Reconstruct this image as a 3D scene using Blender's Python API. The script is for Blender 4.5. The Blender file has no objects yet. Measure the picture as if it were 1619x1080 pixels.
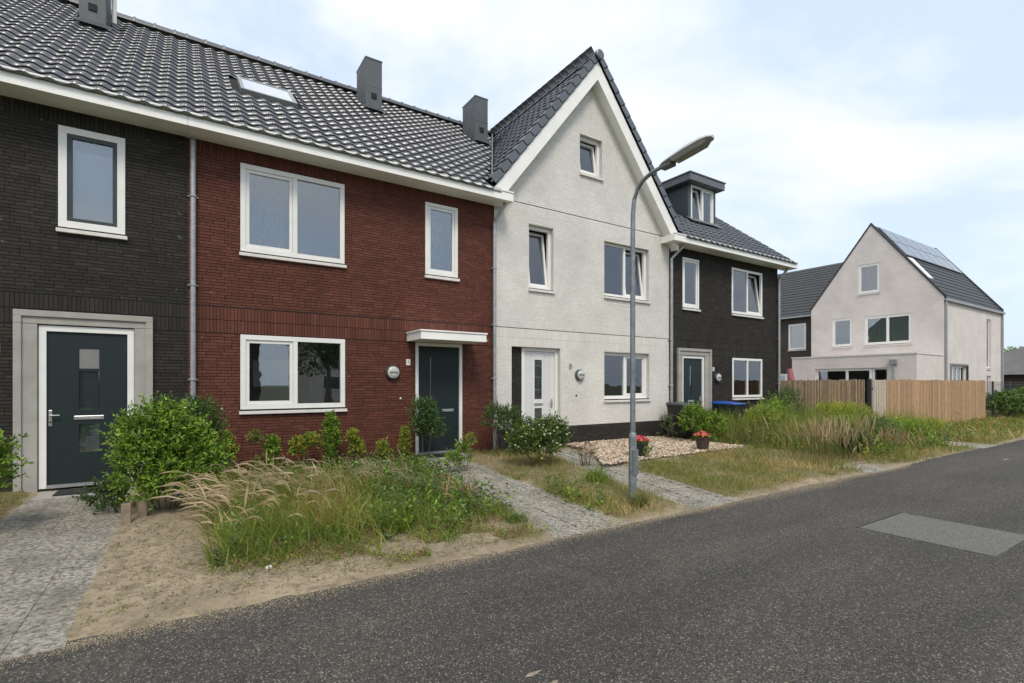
import bpy, math, random
import numpy as np
from mathutils import Matrix, Vector

SC = bpy.context.scene
COL = SC.collection
rnd = random.Random(7)
R = math.radians
PI = math.pi

# ------------------------------------------------------------------ camera
cam = bpy.data.cameras.new('camera')
cam.sensor_width = 36.0
cam.lens = 17.744
cam.shift_y = 0.0414
cam.clip_start = 0.05
cam.clip_end = 3000
cam_o = bpy.data.objects.new('camera', cam)
cam_o.location = (0, -10, 1.6)
cam_o.rotation_euler = (R(90), 0, R(-33.07))
COL.objects.link(cam_o)
SC.camera = cam_o
CAM = Vector((0, -10, 1.6))

# ------------------------------------------------------------------ world, sun, exposure
SUN_EL, SUN_AZ = 52.0, 200.0          # azimuth: degrees clockwise from +Y
w = bpy.data.worlds.new("World")
SC.world = w
w.use_nodes = True
nt = w.node_tree
N, L = nt.nodes, nt.links
bg = N['Background']
bg.inputs['Strength'].default_value = 0.1
sky = N.new('ShaderNodeTexSky')
sky.sky_type = 'NISHITA'
sky.sun_disc = False
sky.sun_elevation = R(SUN_EL)
sky.sun_rotation = R(SUN_AZ)
sky.air_density = 1.0
sky.dust_density = 2.0
tc = N.new('ShaderNodeTexCoord')
mp = N.new('ShaderNodeMapping')
mp.inputs['Scale'].default_value = (1.0, 1.0, 2.3)
mp.inputs['Location'].default_value = (0.4, 1.3, 0.2)
L.new(tc.outputs['Generated'], mp.inputs['Vector'])
n1 = N.new('ShaderNodeTexNoise')
n1.inputs['Scale'].default_value = 1.35
n1.inputs['Detail'].default_value = 7
n1.inputs['Roughness'].default_value = 0.52
n1.inputs['Distortion'].default_value = 0.5
L.new(mp.outputs['Vector'], n1.inputs['Vector'])
cr = N.new('ShaderNodeValToRGB')
cr.color_ramp.elements[0].position = 0.43
cr.color_ramp.elements[0].color = (0.08, 0.08, 0.08, 1)
cr.color_ramp.elements[1].position = 0.60
cr.color_ramp.elements[1].color = (0.98, 0.98, 0.98, 1)
L.new(n1.outputs['Fac'], cr.inputs['Fac'])
n2 = N.new('ShaderNodeTexNoise')
n2.inputs['Scale'].default_value = 2.6
n2.inputs['Detail'].default_value = 5
L.new(mp.outputs['Vector'], n2.inputs['Vector'])
cc = N.new('ShaderNodeValToRGB')
cc.color_ramp.elements[0].position = 0.35
cc.color_ramp.elements[0].color = (7.3, 7.5, 7.75, 1)
cc.color_ramp.elements[1].position = 0.65
cc.color_ramp.elements[1].color = (8.2, 8.1, 8.0, 1)
L.new(n2.outputs['Fac'], cc.inputs['Fac'])
mx = N.new('ShaderNodeMix')
mx.data_type = 'RGBA'
L.new(cr.outputs['Color'], mx.inputs['Factor'])
hz = N.new('ShaderNodeMix')
hz.data_type = 'RGBA'
hz.inputs['Factor'].default_value = 0.75
L.new(sky.outputs['Color'], hz.inputs['A'])
hz.inputs['B'].default_value = (5.6, 6.75, 8.4, 1)
L.new(hz.outputs['Result'], mx.inputs['A'])
L.new(cc.outputs['Color'], mx.inputs['B'])
L.new(mx.outputs['Result'], bg.inputs['Color'])

sun = bpy.data.lights.new('sun', 'SUN')
sun.energy = 1.5
sun.angle = R(18)
sun.color = (1.0, 0.92, 0.80)
sun_o = bpy.data.objects.new('sun', sun)
sdir = Vector((math.sin(R(SUN_AZ)) * math.cos(R(SUN_EL)), math.cos(R(SUN_AZ)) * math.cos(R(SUN_EL)), math.sin(R(SUN_EL))))
sun_o.rotation_euler = sdir.to_track_quat('Z', 'Y').to_euler()
sun_o.location = (0, -30, 40)
COL.objects.link(sun_o)
SC.view_settings.view_transform = 'Standard'
SC.view_settings.look = 'None'
SC.view_settings.exposure = 0.56
SC.view_settings.gamma = 1.0
SC.view_settings.use_curve_mapping = False
SC.cycles.max_bounces = 6
SC.cycles.transparent_max_bounces = 16
SC.render.engine = 'CYCLES'

# ------------------------------------------------------------------ object helpers
WO = {}                      # world origin of every object made here


def link(o, parent, origin):
    COL.objects.link(o)
    origin = Vector(origin)
    WO[o.name] = origin
    if parent is not None:
        o.parent = parent
        o.location = origin - WO[parent.name]
    else:
        o.location = origin
    return o


def tag(o, label=None, cat=None, group=None, kind=None):
    if label: o['label'] = label
    if cat: o['category'] = cat
    if group: o['group'] = group
    if kind: o['kind'] = kind
    return o


def empty(name, loc, label, cat, group=None):
    o = bpy.data.objects.new(name, None)
    o.empty_display_size = 0.2
    link(o, None, loc)
    return tag(o, label, cat, group)


def ident(p): return p


class M:
    """collects polygons in a local frame, maps them to world, links them as one mesh"""
    def __init__(s, mp=ident):
        s.v, s.f, s.mp, s.t = [], [], mp, []

    def add(s, vs, fs, tint=0.0):
        b = len(s.v)
        s.v += [s.mp(p) for p in vs]
        s.f += [tuple(b + i for i in q) for q in fs]
        s.t += [tint] * len(fs)
        return s

    def box(s, x0, x1, y0, y1, z0, z1, tint=0.0, skip=()):
        vs = [(x0, y0, z0), (x1, y0, z0), (x1, y1, z0), (x0, y1, z0), (x0, y0, z1), (x1, y0, z1), (x1, y1, z1), (x0, y1, z1)]
        fs = [(0, 3, 2, 1), (4, 5, 6, 7), (0, 1, 5, 4), (1, 2, 6, 5), (2, 3, 7, 6), (3, 0, 4, 7)]
        return s.add(vs, [f for i, f in enumerate(fs) if i not in skip], tint)

    def prism(s, poly, y0, y1, tint=0.0):
        """poly in (x,z), extruded from y0 to y1"""
        n = len(poly)
        vs = [(p[0], y0, p[1]) for p in poly] + [(p[0], y1, p[1]) for p in poly]
        fs = [tuple(range(n)), tuple(range(2 * n - 1, n - 1, -1))] + [(i, i + n, (i + 1) % n + n, (i + 1) % n) for i in range(n)]
        return s.add(vs, fs, tint)

    def tube(s, pts, rad, seg=10, cap=True):
        pts = [Vector(p) for p in pts]
        if not isinstance(rad, (list, tuple)): rad = [rad] * len(pts)
        rings = []
        for i, p in enumerate(pts):
            if i == 0: d = pts[1] - p
            elif i == len(pts) - 1: d = p - pts[i - 1]
            else: d = (pts[i + 1] - p).normalized() + (p - pts[i - 1]).normalized()
            d.normalize()
            a = Vector((0, 0, 1)) if abs(d.z) < 0.9 else Vector((1, 0, 0))
            u = d.cross(a).normalized()
            v = d.cross(u)
            rings.append([tuple(p + (u * math.cos(2 * PI * k / seg) + v * math.sin(2 * PI * k / seg)) * rad[i]) for k in range(seg)])
        vs = [q for r in rings for q in r]
        fs = []
        for i in range(len(pts) - 1):
            for k in range(seg):
                a0 = i * seg + k; a1 = i * seg + (k + 1) % seg
                fs.append((a0, a1, a1 + seg, a0 + seg))
        if cap:
            fs.append(tuple(range(seg)))
            fs.append(tuple(range(len(vs) - 1, len(vs) - seg - 1, -1)))
        return s.add(vs, fs)

    def lathe(s, prof, c, axis='z', seg=20):
        """prof: (radius, height) list"""
        vs, fs = [], []
        for r, h in prof:
            for k in range(seg):
                a = 2 * PI * k / seg
                if axis == 'z': vs.append((c[0] + r * math.cos(a), c[1] + r * math.sin(a), c[2] + h))
                else: vs.append((c[0] + r * math.cos(a), c[1] - h, c[2] + r * math.sin(a)))
        for i in range(len(prof) - 1):
            for k in range(seg):
                a0 = i * seg + k; a1 = i * seg + (k + 1) % seg
                fs.append((a0, a1, a1 + seg, a0 + seg))
        fs.append(tuple(range(seg)))
        fs.append(tuple(range(len(vs) - 1, len(vs) - seg - 1, -1)))
        return s.add(vs, fs)

    def build(s, name, mat, parent=None, origin=None, smooth=False, bevel=0.0):
        if origin is None:
            origin = WO[parent.name] if parent is not None else Vector((0, 0, 0))
        o_ = Vector(origin)
        me = bpy.data.meshes.new(name)
        me.from_pydata([tuple(Vector(p) - o_) for p in s.v], [], s.f)
        if any(s.t):
            a = me.attributes.new('tint', 'FLOAT', 'FACE')
            a.data.foreach_set('value', s.t)
        me.materials.append(mat)
        if smooth:
            me.polygons.foreach_set('use_smooth', [True] * len(me.polygons))
            try: me.set_sharp_from_angle(angle=R(40))
            except Exception: pass
        me.update()
        o = bpy.data.objects.new(name, me)
        link(o, parent, origin)
        if bevel:
            b = o.modifiers.new('bevel', 'BEVEL')
            b.width = bevel; b.segments = 2; b.limit_method = 'ANGLE'
        return o


def npmesh(name, V, F, mat, parent=None, origin=None, cols=None, kind=None, smooth=False, tint=None):
    if origin is None:
        origin = WO[parent.name] if parent is not None else Vector((0, 0, 0))
    V = np.asarray(V, dtype=np.float32) - np.array(origin, dtype=np.float32)
    F = np.asarray(F, dtype=np.int32)
    me = bpy.data.meshes.new(name)
    n, k = F.shape
    me.vertices.add(len(V)); me.vertices.foreach_set('co', V.ravel())
    me.loops.add(n * k); me.loops.foreach_set('vertex_index', F.ravel())
    me.polygons.add(n)
    me.polygons.foreach_set('loop_start', np.arange(0, n * k, k, dtype=np.int32))
    me.polygons.foreach_set('loop_total', np.full(n, k, dtype=np.int32))
    me.polygons.foreach_set('use_smooth', np.full(n, bool(smooth)))
    if cols is not None:
        a = me.attributes.new('col', 'FLOAT_COLOR', 'FACE')
        c4 = np.ones((n, 4), dtype=np.float32); c4[:, :3] = cols
        a.data.foreach_set('color', c4.ravel())
    if tint is not None:
        a = me.attributes.new('tint', 'FLOAT', 'FACE')
        a.data.foreach_set('value', np.asarray(tint, dtype=np.float32))
    me.materials.append(mat)
    me.update(calc_edges=True)
    o = bpy.data.objects.new(name, me)
    link(o, parent, origin)
    if kind: o['kind'] = kind
    return o


def vnoise(x, y, s=1.0, seed=0):
    x = np.asarray(x, dtype=np.float64) * s + 17.3 * seed; y = np.asarray(y, dtype=np.float64) * s - 9.1 * seed
    xi, yi = np.floor(x), np.floor(y)
    fx, fy = x - xi, y - yi
    fx = fx * fx * (3 - 2 * fx); fy = fy * fy * (3 - 2 * fy)

    def h(a, b):
        q = np.sin(a * 127.1 + b * 311.7 + seed * 74.7) * 43758.5453
        return q - np.floor(q)
    return (h(xi, yi) * (1 - fx) + h(xi + 1, yi) * fx) * (1 - fy) + (h(xi, yi + 1) * (1 - fx) + h(xi + 1, yi + 1) * fx) * fy


# ------------------------------------------------------------------ materials
def new_mat(name):
    m = bpy.data.materials.new(name)
    m.use_nodes = True
    return m, m.node_tree.nodes, m.node_tree.links, m.node_tree.nodes['Principled BSDF']


def mixc(N, L, fac, a, b, mode='MIX'):
    x = N.new('ShaderNodeMix'); x.data_type = 'RGBA'; x.blend_type = mode
    for key, val in (('Factor', fac), ('A', a), ('B', b)):
        if isinstance(val, (int, float)): x.inputs[key].default_value = val
        elif isinstance(val, tuple): x.inputs[key].default_value = (*val[:3], 1)
        else: L.new(val, x.inputs[key])
    return x.outputs['Result']


def noise(N, L, scale, detail=4, rough=0.6, vec=None, dist=0.0):
    n = N.new('ShaderNodeTexNoise')
    n.inputs['Scale'].default_value = scale; n.inputs['Detail'].default_value = detail
    n.inputs['Roughness'].default_value = rough; n.inputs['Distortion'].default_value = dist
    if vec is None:
        g = N.new('ShaderNodeNewGeometry'); vec = g.outputs['Position']
    L.new(vec, n.inputs['Vector'])
    return n.outputs['Fac']


def ramp(N, L, fac, p0, p1, c0=(0, 0, 0), c1=(1, 1, 1)):
    r = N.new('ShaderNodeValToRGB')
    r.color_ramp.elements[0].position = p0; r.color_ramp.elements[1].position = p1
    r.color_ramp.elements[0].color = (*c0, 1); r.color_ramp.elements[1].color = (*c1, 1)
    L.new(fac, r.inputs['Fac'])
    return r.outputs['Color']


def bump(N, L, bs, h, strength=0.3, dist=0.01):
    b = N.new('ShaderNodeBump')
    b.inputs['Strength'].default_value = strength; b.inputs['Distance'].default_value = dist
    L.new(h, b.inputs['Height']); L.new(b.outputs['Normal'], bs.inputs['Normal'])
    return b


def simple(name, c, rough=0.6, var=0.12, scale=6, metal=0.0, bmp=0.1, bscale=80, spec=0.5, dirt=0.0, dirtc=(0.25, 0.23, 0.19)):
    m, N, L, b = new_mat(name)
    f = noise(N, L, scale, 5)
    lo = tuple(x * (1 - var) for x in c); hi = tuple(min(1, x * (1 + var)) for x in c)
    col = mixc(N, L, ramp(N, L, f, 0.3, 0.7), lo, hi)
    if dirt:
        d = noise(N, L, 2.3, 8, 0.7)
        dm = N.new('ShaderNodeMath'); dm.operation = 'MULTIPLY'; dm.inputs[1].default_value = dirt
        L.new(ramp(N, L, d, 0.42, 0.72), dm.inputs[0])
        col = mixc(N, L, dm.outputs[0], col, dirtc)
    L.new(col, b.inputs['Base Color'])
    b.inputs['Roughness'].default_value = rough
    b.inputs['Metallic'].default_value = metal
    b.inputs['Specular IOR Level'].default_value = spec
    if bmp: bump(N, L, b, noise(N, L, bscale, 3), bmp, 0.004)
    return m


def brick_mat(name, cols, speck=0.0, rough=0.85, soot=0.0):
    """per-brick colour from the face tint or the object's random value"""
    m, N, L, b = new_mat(name)
    at = N.new('ShaderNodeAttribute'); at.attribute_name = 'tint'
    oi = N.new('ShaderNodeObjectInfo')
    ad = N.new('ShaderNodeMath'); ad.operation = 'ADD'
    L.new(at.outputs['Fac'], ad.inputs[0]); L.new(oi.outputs['Random'], ad.inputs[1])
    fr = N.new('ShaderNodeMath'); fr.operation = 'FRACT'; L.new(ad.outputs[0], fr.inputs[0])
    r = N.new('ShaderNodeValToRGB')
    el = r.color_ramp.elements
    el[0].position = 0; el[0].color = (*cols[0], 1)
    el[1].position = 1; el[1].color = (*cols[-1], 1)
    for i in range(1, len(cols) - 1):
        e = el.new(i / (len(cols) - 1)); e.color = (*cols[i], 1)
    L.new(fr.outputs[0], r.inputs['Fac'])
    col = r.outputs['Color']
    g = noise(N, L, 35, 5, 0.7)
    col = mixc(N, L, ramp(N, L, g, 0.3, 0.75, (0.72,) * 3, (1.18,) * 3), col, col)
    mu = N.new('ShaderNodeMix'); mu.data_type = 'RGBA'; mu.blend_type = 'MULTIPLY'; mu.inputs['Factor'].default_value = 1
    L.new(col, mu.inputs['A']); L.new(ramp(N, L, g, 0.3, 0.75, (0.78,) * 3, (1.15,) * 3), mu.inputs['B'])
    col = mu.outputs['Result']
    big = noise(N, L, 0.9, 5, 0.65)
    mu2 = N.new('ShaderNodeMix'); mu2.data_type = 'RGBA'; mu2.blend_type = 'MULTIPLY'; mu2.inputs['Factor'].default_value = 1
    L.new(col, mu2.inputs['A']); L.new(ramp(N, L, big, 0.3, 0.7, (0.86,) * 3, (1.1,) * 3), mu2.inputs['B'])
    col = mu2.outputs['Result']
    if speck:
        s = noise(N, L, 9.0, 2, 0.5, dist=0.3)
        s2 = noise(N, L, 60.0, 2, 0.6)
        sm = N.new('ShaderNodeMath'); sm.operation = 'MULTIPLY'
        L.new(ramp(N, L, s, 0.70, 0.76), sm.inputs[0]); L.new(ramp(N, L, s2, 0.45, 0.6), sm.inputs[1])
        sm2 = N.new('ShaderNodeMath'); sm2.operation = 'MULTIPLY'; sm2.inputs[1].default_value = speck
        L.new(sm.outputs[0], sm2.inputs[0])
        col = mixc(N, L, sm2.outputs[0], col, (0.5, 0.48, 0.44))
    L.new(col, b.inputs['Base Color'])
    b.inputs['Roughness'].default_value = rough
    b.inputs['Specular IOR Level'].default_value = 0.3
    bump(N, L, b, noise(N, L, 120, 4, 0.7), 0.3, 0.003)
    return m


def glass_mat(name, tint=(0.93, 0.95, 0.94), extra=0.09):
    m, N, L, b = new_mat(name)
    N.remove(b)
    out = N['Material Output']
    tr = N.new('ShaderNodeBsdfTransparent'); tr.inputs['Color'].default_value = (*tint, 1)
    gl = N.new('ShaderNodeBsdfGlossy'); gl.inputs['Roughness'].default_value = 0.004
    gl.inputs['Color'].default_value = (0.93, 0.96, 1.0, 1)
    fr = N.new('ShaderNodeFresnel'); fr.inputs['IOR'].default_value = 1.6
    ad = N.new('ShaderNodeMath'); ad.operation = 'ADD'; ad.inputs[1].default_value = extra; ad.use_clamp = True
    L.new(fr.outputs[0], ad.inputs[0])
    # slight waviness of the panes
    g = noise(N, L, 1.6, 2, 0.5)
    bp = N.new('ShaderNodeBump'); bp.inputs['Strength'].default_value = 0.04; bp.inputs['Distance'].default_value = 0.05
    L.new(g, bp.inputs['Height']); L.new(bp.outputs[0], gl.inputs['Normal'])
    mxs = N.new('ShaderNodeMixShader')
    L.new(ad.outputs[0], mxs.inputs[0]); L.new(tr.outputs[0], mxs.inputs[1]); L.new(gl.outputs[0], mxs.inputs[2])
    L.new(mxs.outputs[0], out.inputs['Surface'])
    return m


def leaf_mat(name, rough=0.5, trans=0.35):
    m, N, L, b = new_mat(name)
    at = N.new('ShaderNodeAttribute'); at.attribute_name = 'col'
    L.new(at.outputs['Color'], b.inputs['Base Color'])
    b.inputs['Roughness'].default_value = rough
    b.inputs['Specular IOR Level'].default_value = 0.35
    tl = N.new('ShaderNodeBsdfTranslucent')
    yel = mixc(N, L, 1.0, at.outputs['Color'], (1.25, 1.3, 0.6), 'MULTIPLY')
    L.new(yel, tl.inputs['Color'])
    ms = N.new('ShaderNodeMixShader'); ms.inputs[0].default_value = trans
    L.new(b.outputs[0], ms.inputs[1]); L.new(tl.outputs[0], ms.inputs[2])
    L.new(ms.outputs[0], N['Material Output'].inputs['Surface'])
    return m


BK_DARK = brick_mat('brick_dark', [(0.026, 0.023, 0.019), (0.036, 0.032, 0.027), (0.029, 0.026, 0.022), (0.046, 0.041, 0.034), (0.032, 0.028, 0.024)], 0.5)
BK_RED = brick_mat('brick_red', [(0.100, 0.035, 0.023), (0.136, 0.047, 0.031), (0.110, 0.038, 0.026), (0.150, 0.054, 0.036), (0.118, 0.041, 0.028), (0.094, 0.034, 0.024)], 0.35)
BK_WHITE = brick_mat('brick_white', [(0.73, 0.705, 0.645), (0.77, 0.745, 0.685), (0.71, 0.685, 0.625), (0.75, 0.725, 0.665)], 0, 0.75)
MO_DARK = simple('mortar_dark', (0.016, 0.015, 0.013), 0.95, 0.2, 20, bmp=0.4)
MO_RED = simple('mortar_red', (0.034, 0.016, 0.012), 0.95, 0.2, 20, bmp=0.4)
MO_WHITE = simple('mortar_white', (0.58, 0.56, 0.52), 0.9, 0.1, 8, bmp=0.4)
WHITE = simple('white_paint', (0.80, 0.79, 0.75), 0.35, 0.04, 3, bmp=0.03, dirt=0.12, dirtc=(0.45, 0.42, 0.36))
FASCIA = simple('fascia_white', (0.88, 0.87, 0.82), 0.5, 0.04, 2, bmp=0.05, dirt=0.12, dirtc=(0.42, 0.39, 0.31))
CONC = simple('cast_concrete', (0.36, 0.345, 0.31), 0.85, 0.12, 3, bmp=0.3, bscale=60, dirt=0.35, dirtc=(0.22, 0.20, 0.17))
SILL = simple('sill_stone', (0.72, 0.69, 0.64), 0.7, 0.08, 8, bmp=0.1, dirt=0.2)
ANTH = simple('anthracite_paint', (0.016, 0.026, 0.027), 0.45, 0.08, 2, bmp=0.03, spec=.3)
ANTH2 = simple('anthracite_frame', (0.026, 0.036, 0.038), 0.4, 0.05, 2, bmp=0)
ZINC = simple('zinc', (0.36, 0.37, 0.37), 0.5, 0.2, 9, metal=0.55, bmp=0.05)
STEEL = simple('galvanised_steel', (0.24, 0.26, 0.27), 0.5, 0.25, 14, metal=0.5, bmp=0.1, dirt=0.2, dirtc=(0.10, 0.13, 0.09))
CHROME = simple('brushed_steel', (0.62, 0.62, 0.60), 0.3, 0.05, 10, metal=0.9, bmp=0)
CLAD = simple('slate_cladding', (0.085, 0.10, 0.105), 0.6, 0.12, 5, bmp=0.2)
CLADD = simple('dormer_cladding', (0.035, 0.055, 0.060), 0.45, 0.1, 5, bmp=0.05)
LEAD = simple('lead_flashing', (0.13, 0.135, 0.14), 0.6, 0.2, 6, bmp=0.1)
BLACK = simple('black_void', (0.008, 0.008, 0.008), 0.8, 0.0, 2, bmp=0)
RUBBER = simple('rubber_mat', (0.022, 0.022, 0.022), 0.9, 0.3, 40, bmp=0.6, bscale=200)
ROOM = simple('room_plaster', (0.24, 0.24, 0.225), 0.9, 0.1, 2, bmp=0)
CURT = simple('net_curtain', (0.50, 0.51, 0.50), 0.9, 0.1, 6, bmp=0)
CURT3 = simple('pleated_curtain', (0.55, 0.60, 0.56), 0.9, 0.15, 12, bmp=0)
CURT2 = simple('lined_curtain', (0.24, 0.27, 0.26), 0.9, 0.15, 12, bmp=0)
BLIND = simple('roller_blind', (0.40, 0.40, 0.43), 0.9, 0.04, 4, bmp=0)
GLASS = glass_mat('window_glass')
GLASSD = glass_mat('frosted_pane', (0.8, 0.85, 0.85), 0.12)
LAMPG = simple('lamp_glass', (0.50, 0.51, 0.48), 0.2, 0.1, 20, bmp=0)
LAMPD = simple('lamp_housing', (0.07, 0.08, 0.075), 0.4, 0.1, 20, bmp=0)
PLATE = simple('enamel_plate', (0.70, 0.68, 0.65), 0.3, 0.03, 20, bmp=0)
PLATEG = simple('enamel_plate_grey', (0.33, 0.33, 0.31), 0.3, 0.03, 20, bmp=0)
INK = simple('ink', (0.05, 0.05, 0.05), 0.5, 0, 20, bmp=0)
UNDER = simple('roof_underlay', (0.012, 0.012, 0.012), 0.9, 0.1, 5, bmp=0)


def tile_mat():
    m, N, L, b = new_mat('glazed_pantile')
    oi = N.new('ShaderNodeAttribute'); oi.attribute_name = 'tint'
    ob = N.new('ShaderNodeObjectInfo')
    ad = N.new('ShaderNodeMath'); ad.operation = 'ADD'
    L.new(oi.outputs['Fac'], ad.inputs[0]); L.new(ob.outputs['Random'], ad.inputs[1])
    fr = N.new('ShaderNodeMath'); fr.operation = 'FRACT'; L.new(ad.outputs[0], fr.inputs[0])
    col = mixc(N, L, fr.outputs[0], (0.022, 0.023, 0.025), (0.048, 0.050, 0.053))
    L.new(col, b.inputs['Base Color'])
    f = noise(N, L, 9, 5, 0.7)
    L.new(ramp(N, L, f, 0.3, 0.75, (0.24,) * 3, (0.42,) * 3), b.inputs['Roughness'])
    b.inputs['IOR'].default_value = 2.1
    bump(N, L, b, noise(N, L, 40, 3), 0.12, 0.003)
    return m


TILE = tile_mat()
TILEM = simple('matt_roof_tile', (0.040, 0.042, 0.043), 0.6, 0.2, 12, bmp=0.1)

# ------------------------------------------------------------------ wall helpers


def subtract(iv, cuts):
    out = [iv]
    for c0, c1 in cuts:
        nx = []
        for a, b in out:
            if c1 <= a or c0 >= b: nx.append((a, b)); continue
            if c0 > a: nx.append((a, c0))
            if c1 < b: nx.append((c1, b))
        out = nx
    return out


def backing(name, mat, parent, xl, xr, z0, z1, opens, y0, y1, cuts=(), mp=ident):
    """wall core with real openings; xl and xr are functions of z"""
    m = M(mp)
    zs = sorted(set([z0, z1] + [z for o in opens for z in (o[2], o[3]) if z0 < z < z1] + [c for c in cuts if z0 < c < z1]))
    for za, zb in zip(zs[:-1], zs[1:]):
        zm = (za + zb) / 2
        act = sorted([o for o in opens if o[2] < zm < o[3]])
        xs = [None] + [e for o in act for e in (o[0], o[1])] + [None]
        for i in range(0, len(xs), 2):
            a0 = xl(za) if xs[i] is None else xs[i]; a1 = xl(zb) if xs[i] is None else xs[i]
            b0 = xr(za) if xs[i + 1] is None else xs[i + 1]; b1 = xr(zb) if xs[i + 1] is None else xs[i + 1]
            if b0 - a0 < 1e-4 and b1 - a1 < 1e-4: continue
            m.prism([(a0, za), (b0, za), (b1, zb), (a1, zb)], y0, y1)
    return m.build(name, mat, parent)


BR_H, CO = 0.0435, 0.0525           # brick face and course height
BR_L, PIT = 0.207, 0.216


def brickwork(parent, mat, xl, xr, z0, z1, opens, soldiers=(), gaps=(), n_single=0, seed=1, depth=0.008, y=0.0, mp=ident, jit=0.0012):
    rg = random.Random(seed)
    pieces = []                     # x0,x1,z0,z1,full
    z = z0
    while z + 0.03 < z1:
        sol = [s for s in soldiers if s[0] - 0.004 <= z + CO / 2 < s[1] - 0.004]
        if sol:
            s0, s1 = sol[0]
            x = xl(s0) + 0.004
            while x < xr(s0) - 0.02:
                xb = min(x + BR_H, xr(s0))
                hit = [o for o in opens if o[0] < (x + xb) / 2 < o[1] and o[2] < s1 and o[3] > s0]
                for za, zb in subtract((s0 + 0.006, s1 - 0.006), [(o[2] - 0.004, o[3] + 0.004) for o in hit]):
                    if zb - za > 0.02: pieces.append((x, xb, za, zb, False))
                x += CO
            z = s1
            continue
        if any(g[0] <= z + CO / 2 <= g[1] for g in gaps):
            z += 0.022; continue
        zb = min(z + BR_H, z1)
        zm = (z + zb) / 2
        cuts = [(o[0] - 0.004, o[1] + 0.004) for o in opens if o[2] < zm < o[3]]
        x = xl(zm) - rg.choice([0.0, 0.054, 0.108, 0.162])
        while x < xr(zm):
            ln = 0.100 if rg.random() < 0.22 else BR_L
            a, b = max(x, xl(zm)), min(x + ln, xr(zm))
            for p, q in subtract((a, b), cuts) if b > a else []:
                if q - p > 0.015: pieces.append((p, q, z, zb, (q - p > BR_L - 0.001 and abs(zb - z - BR_H) < 1e-6)))
            x += ln + (PIT - BR_L)
        z += CO
        nxt = [s for s in soldiers if z < s[0] < z + CO * .62]
        if nxt: z = nxt[0][0]
    full = [p for p in pieces if p[4]]
    full.sort(key=lambda p: (Vector(mp(((p[0] + p[1]) / 2, y, (p[2] + p[3]) / 2))) - CAM).length)
    single = set(id(p) for p in full[:n_single])
    if n_single:
        me = bpy.data.meshes.new('brick')
        h = BR_L / 2; k = BR_H / 2
        vs = [(-h, 0, -k), (h, 0, -k), (h, depth, -k), (-h, depth, -k), (-h, 0, k), (h, 0, k), (h, depth, k), (-h, depth, k)]
        me.from_pydata(vs, [], [(0, 3, 2, 1), (4, 5, 6, 7), (0, 1, 5, 4), (1, 2, 6, 5), (3, 0, 4, 7)])
        me.materials.append(mat)
        for p in full[:n_single]:
            o = bpy.data.objects.new('brick', me)
            link(o, parent, ((p[0] + p[1]) / 2, y + rg.uniform(-jit, 0), (p[2] + p[3]) / 2))
    V, F, T = [], [], []
    for p in pieces:
        if id(p) in single: continue
        dy = rg.uniform(-jit, 0)
        b = len(V)
        x0, x1, za, zb, _ = p
        V += [mp(q) for q in ((x0, y + dy, za), (x1, y + dy, za), (x1, y + depth, za), (x0, y + depth, za), (x0, y + dy, zb), (x1, y + dy, zb), (x1, y + depth, zb), (x0, y + depth, zb))]
        F += [(b, b + 3, b + 2, b + 1), (b + 4, b + 5, b + 6, b + 7), (b, b + 1, b + 5, b + 4), (b + 1, b + 2, b + 6, b + 5), (b + 3, b, b + 4, b + 7)]
        T += [rg.random()] * 5
    o = npmesh('brick_courses', V, F, mat, parent, tint=T, kind='stuff')
    return o


def frame_ring(m, x0, x1, z0, z1, w, y0, y1, wb=None):
    wb = w if wb is None else wb
    m.box(x0, x1, y0, y1, z1 - w, z1)
    m.box(x0, x1, y0, y1, z0, z0 + wb)
    m.box(x0, x0 + w, y0, y1, z0 + wb, z1 - w)
    m.box(x1 - w, x1, y0, y1, z0 + wb, z1 - w)


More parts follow.
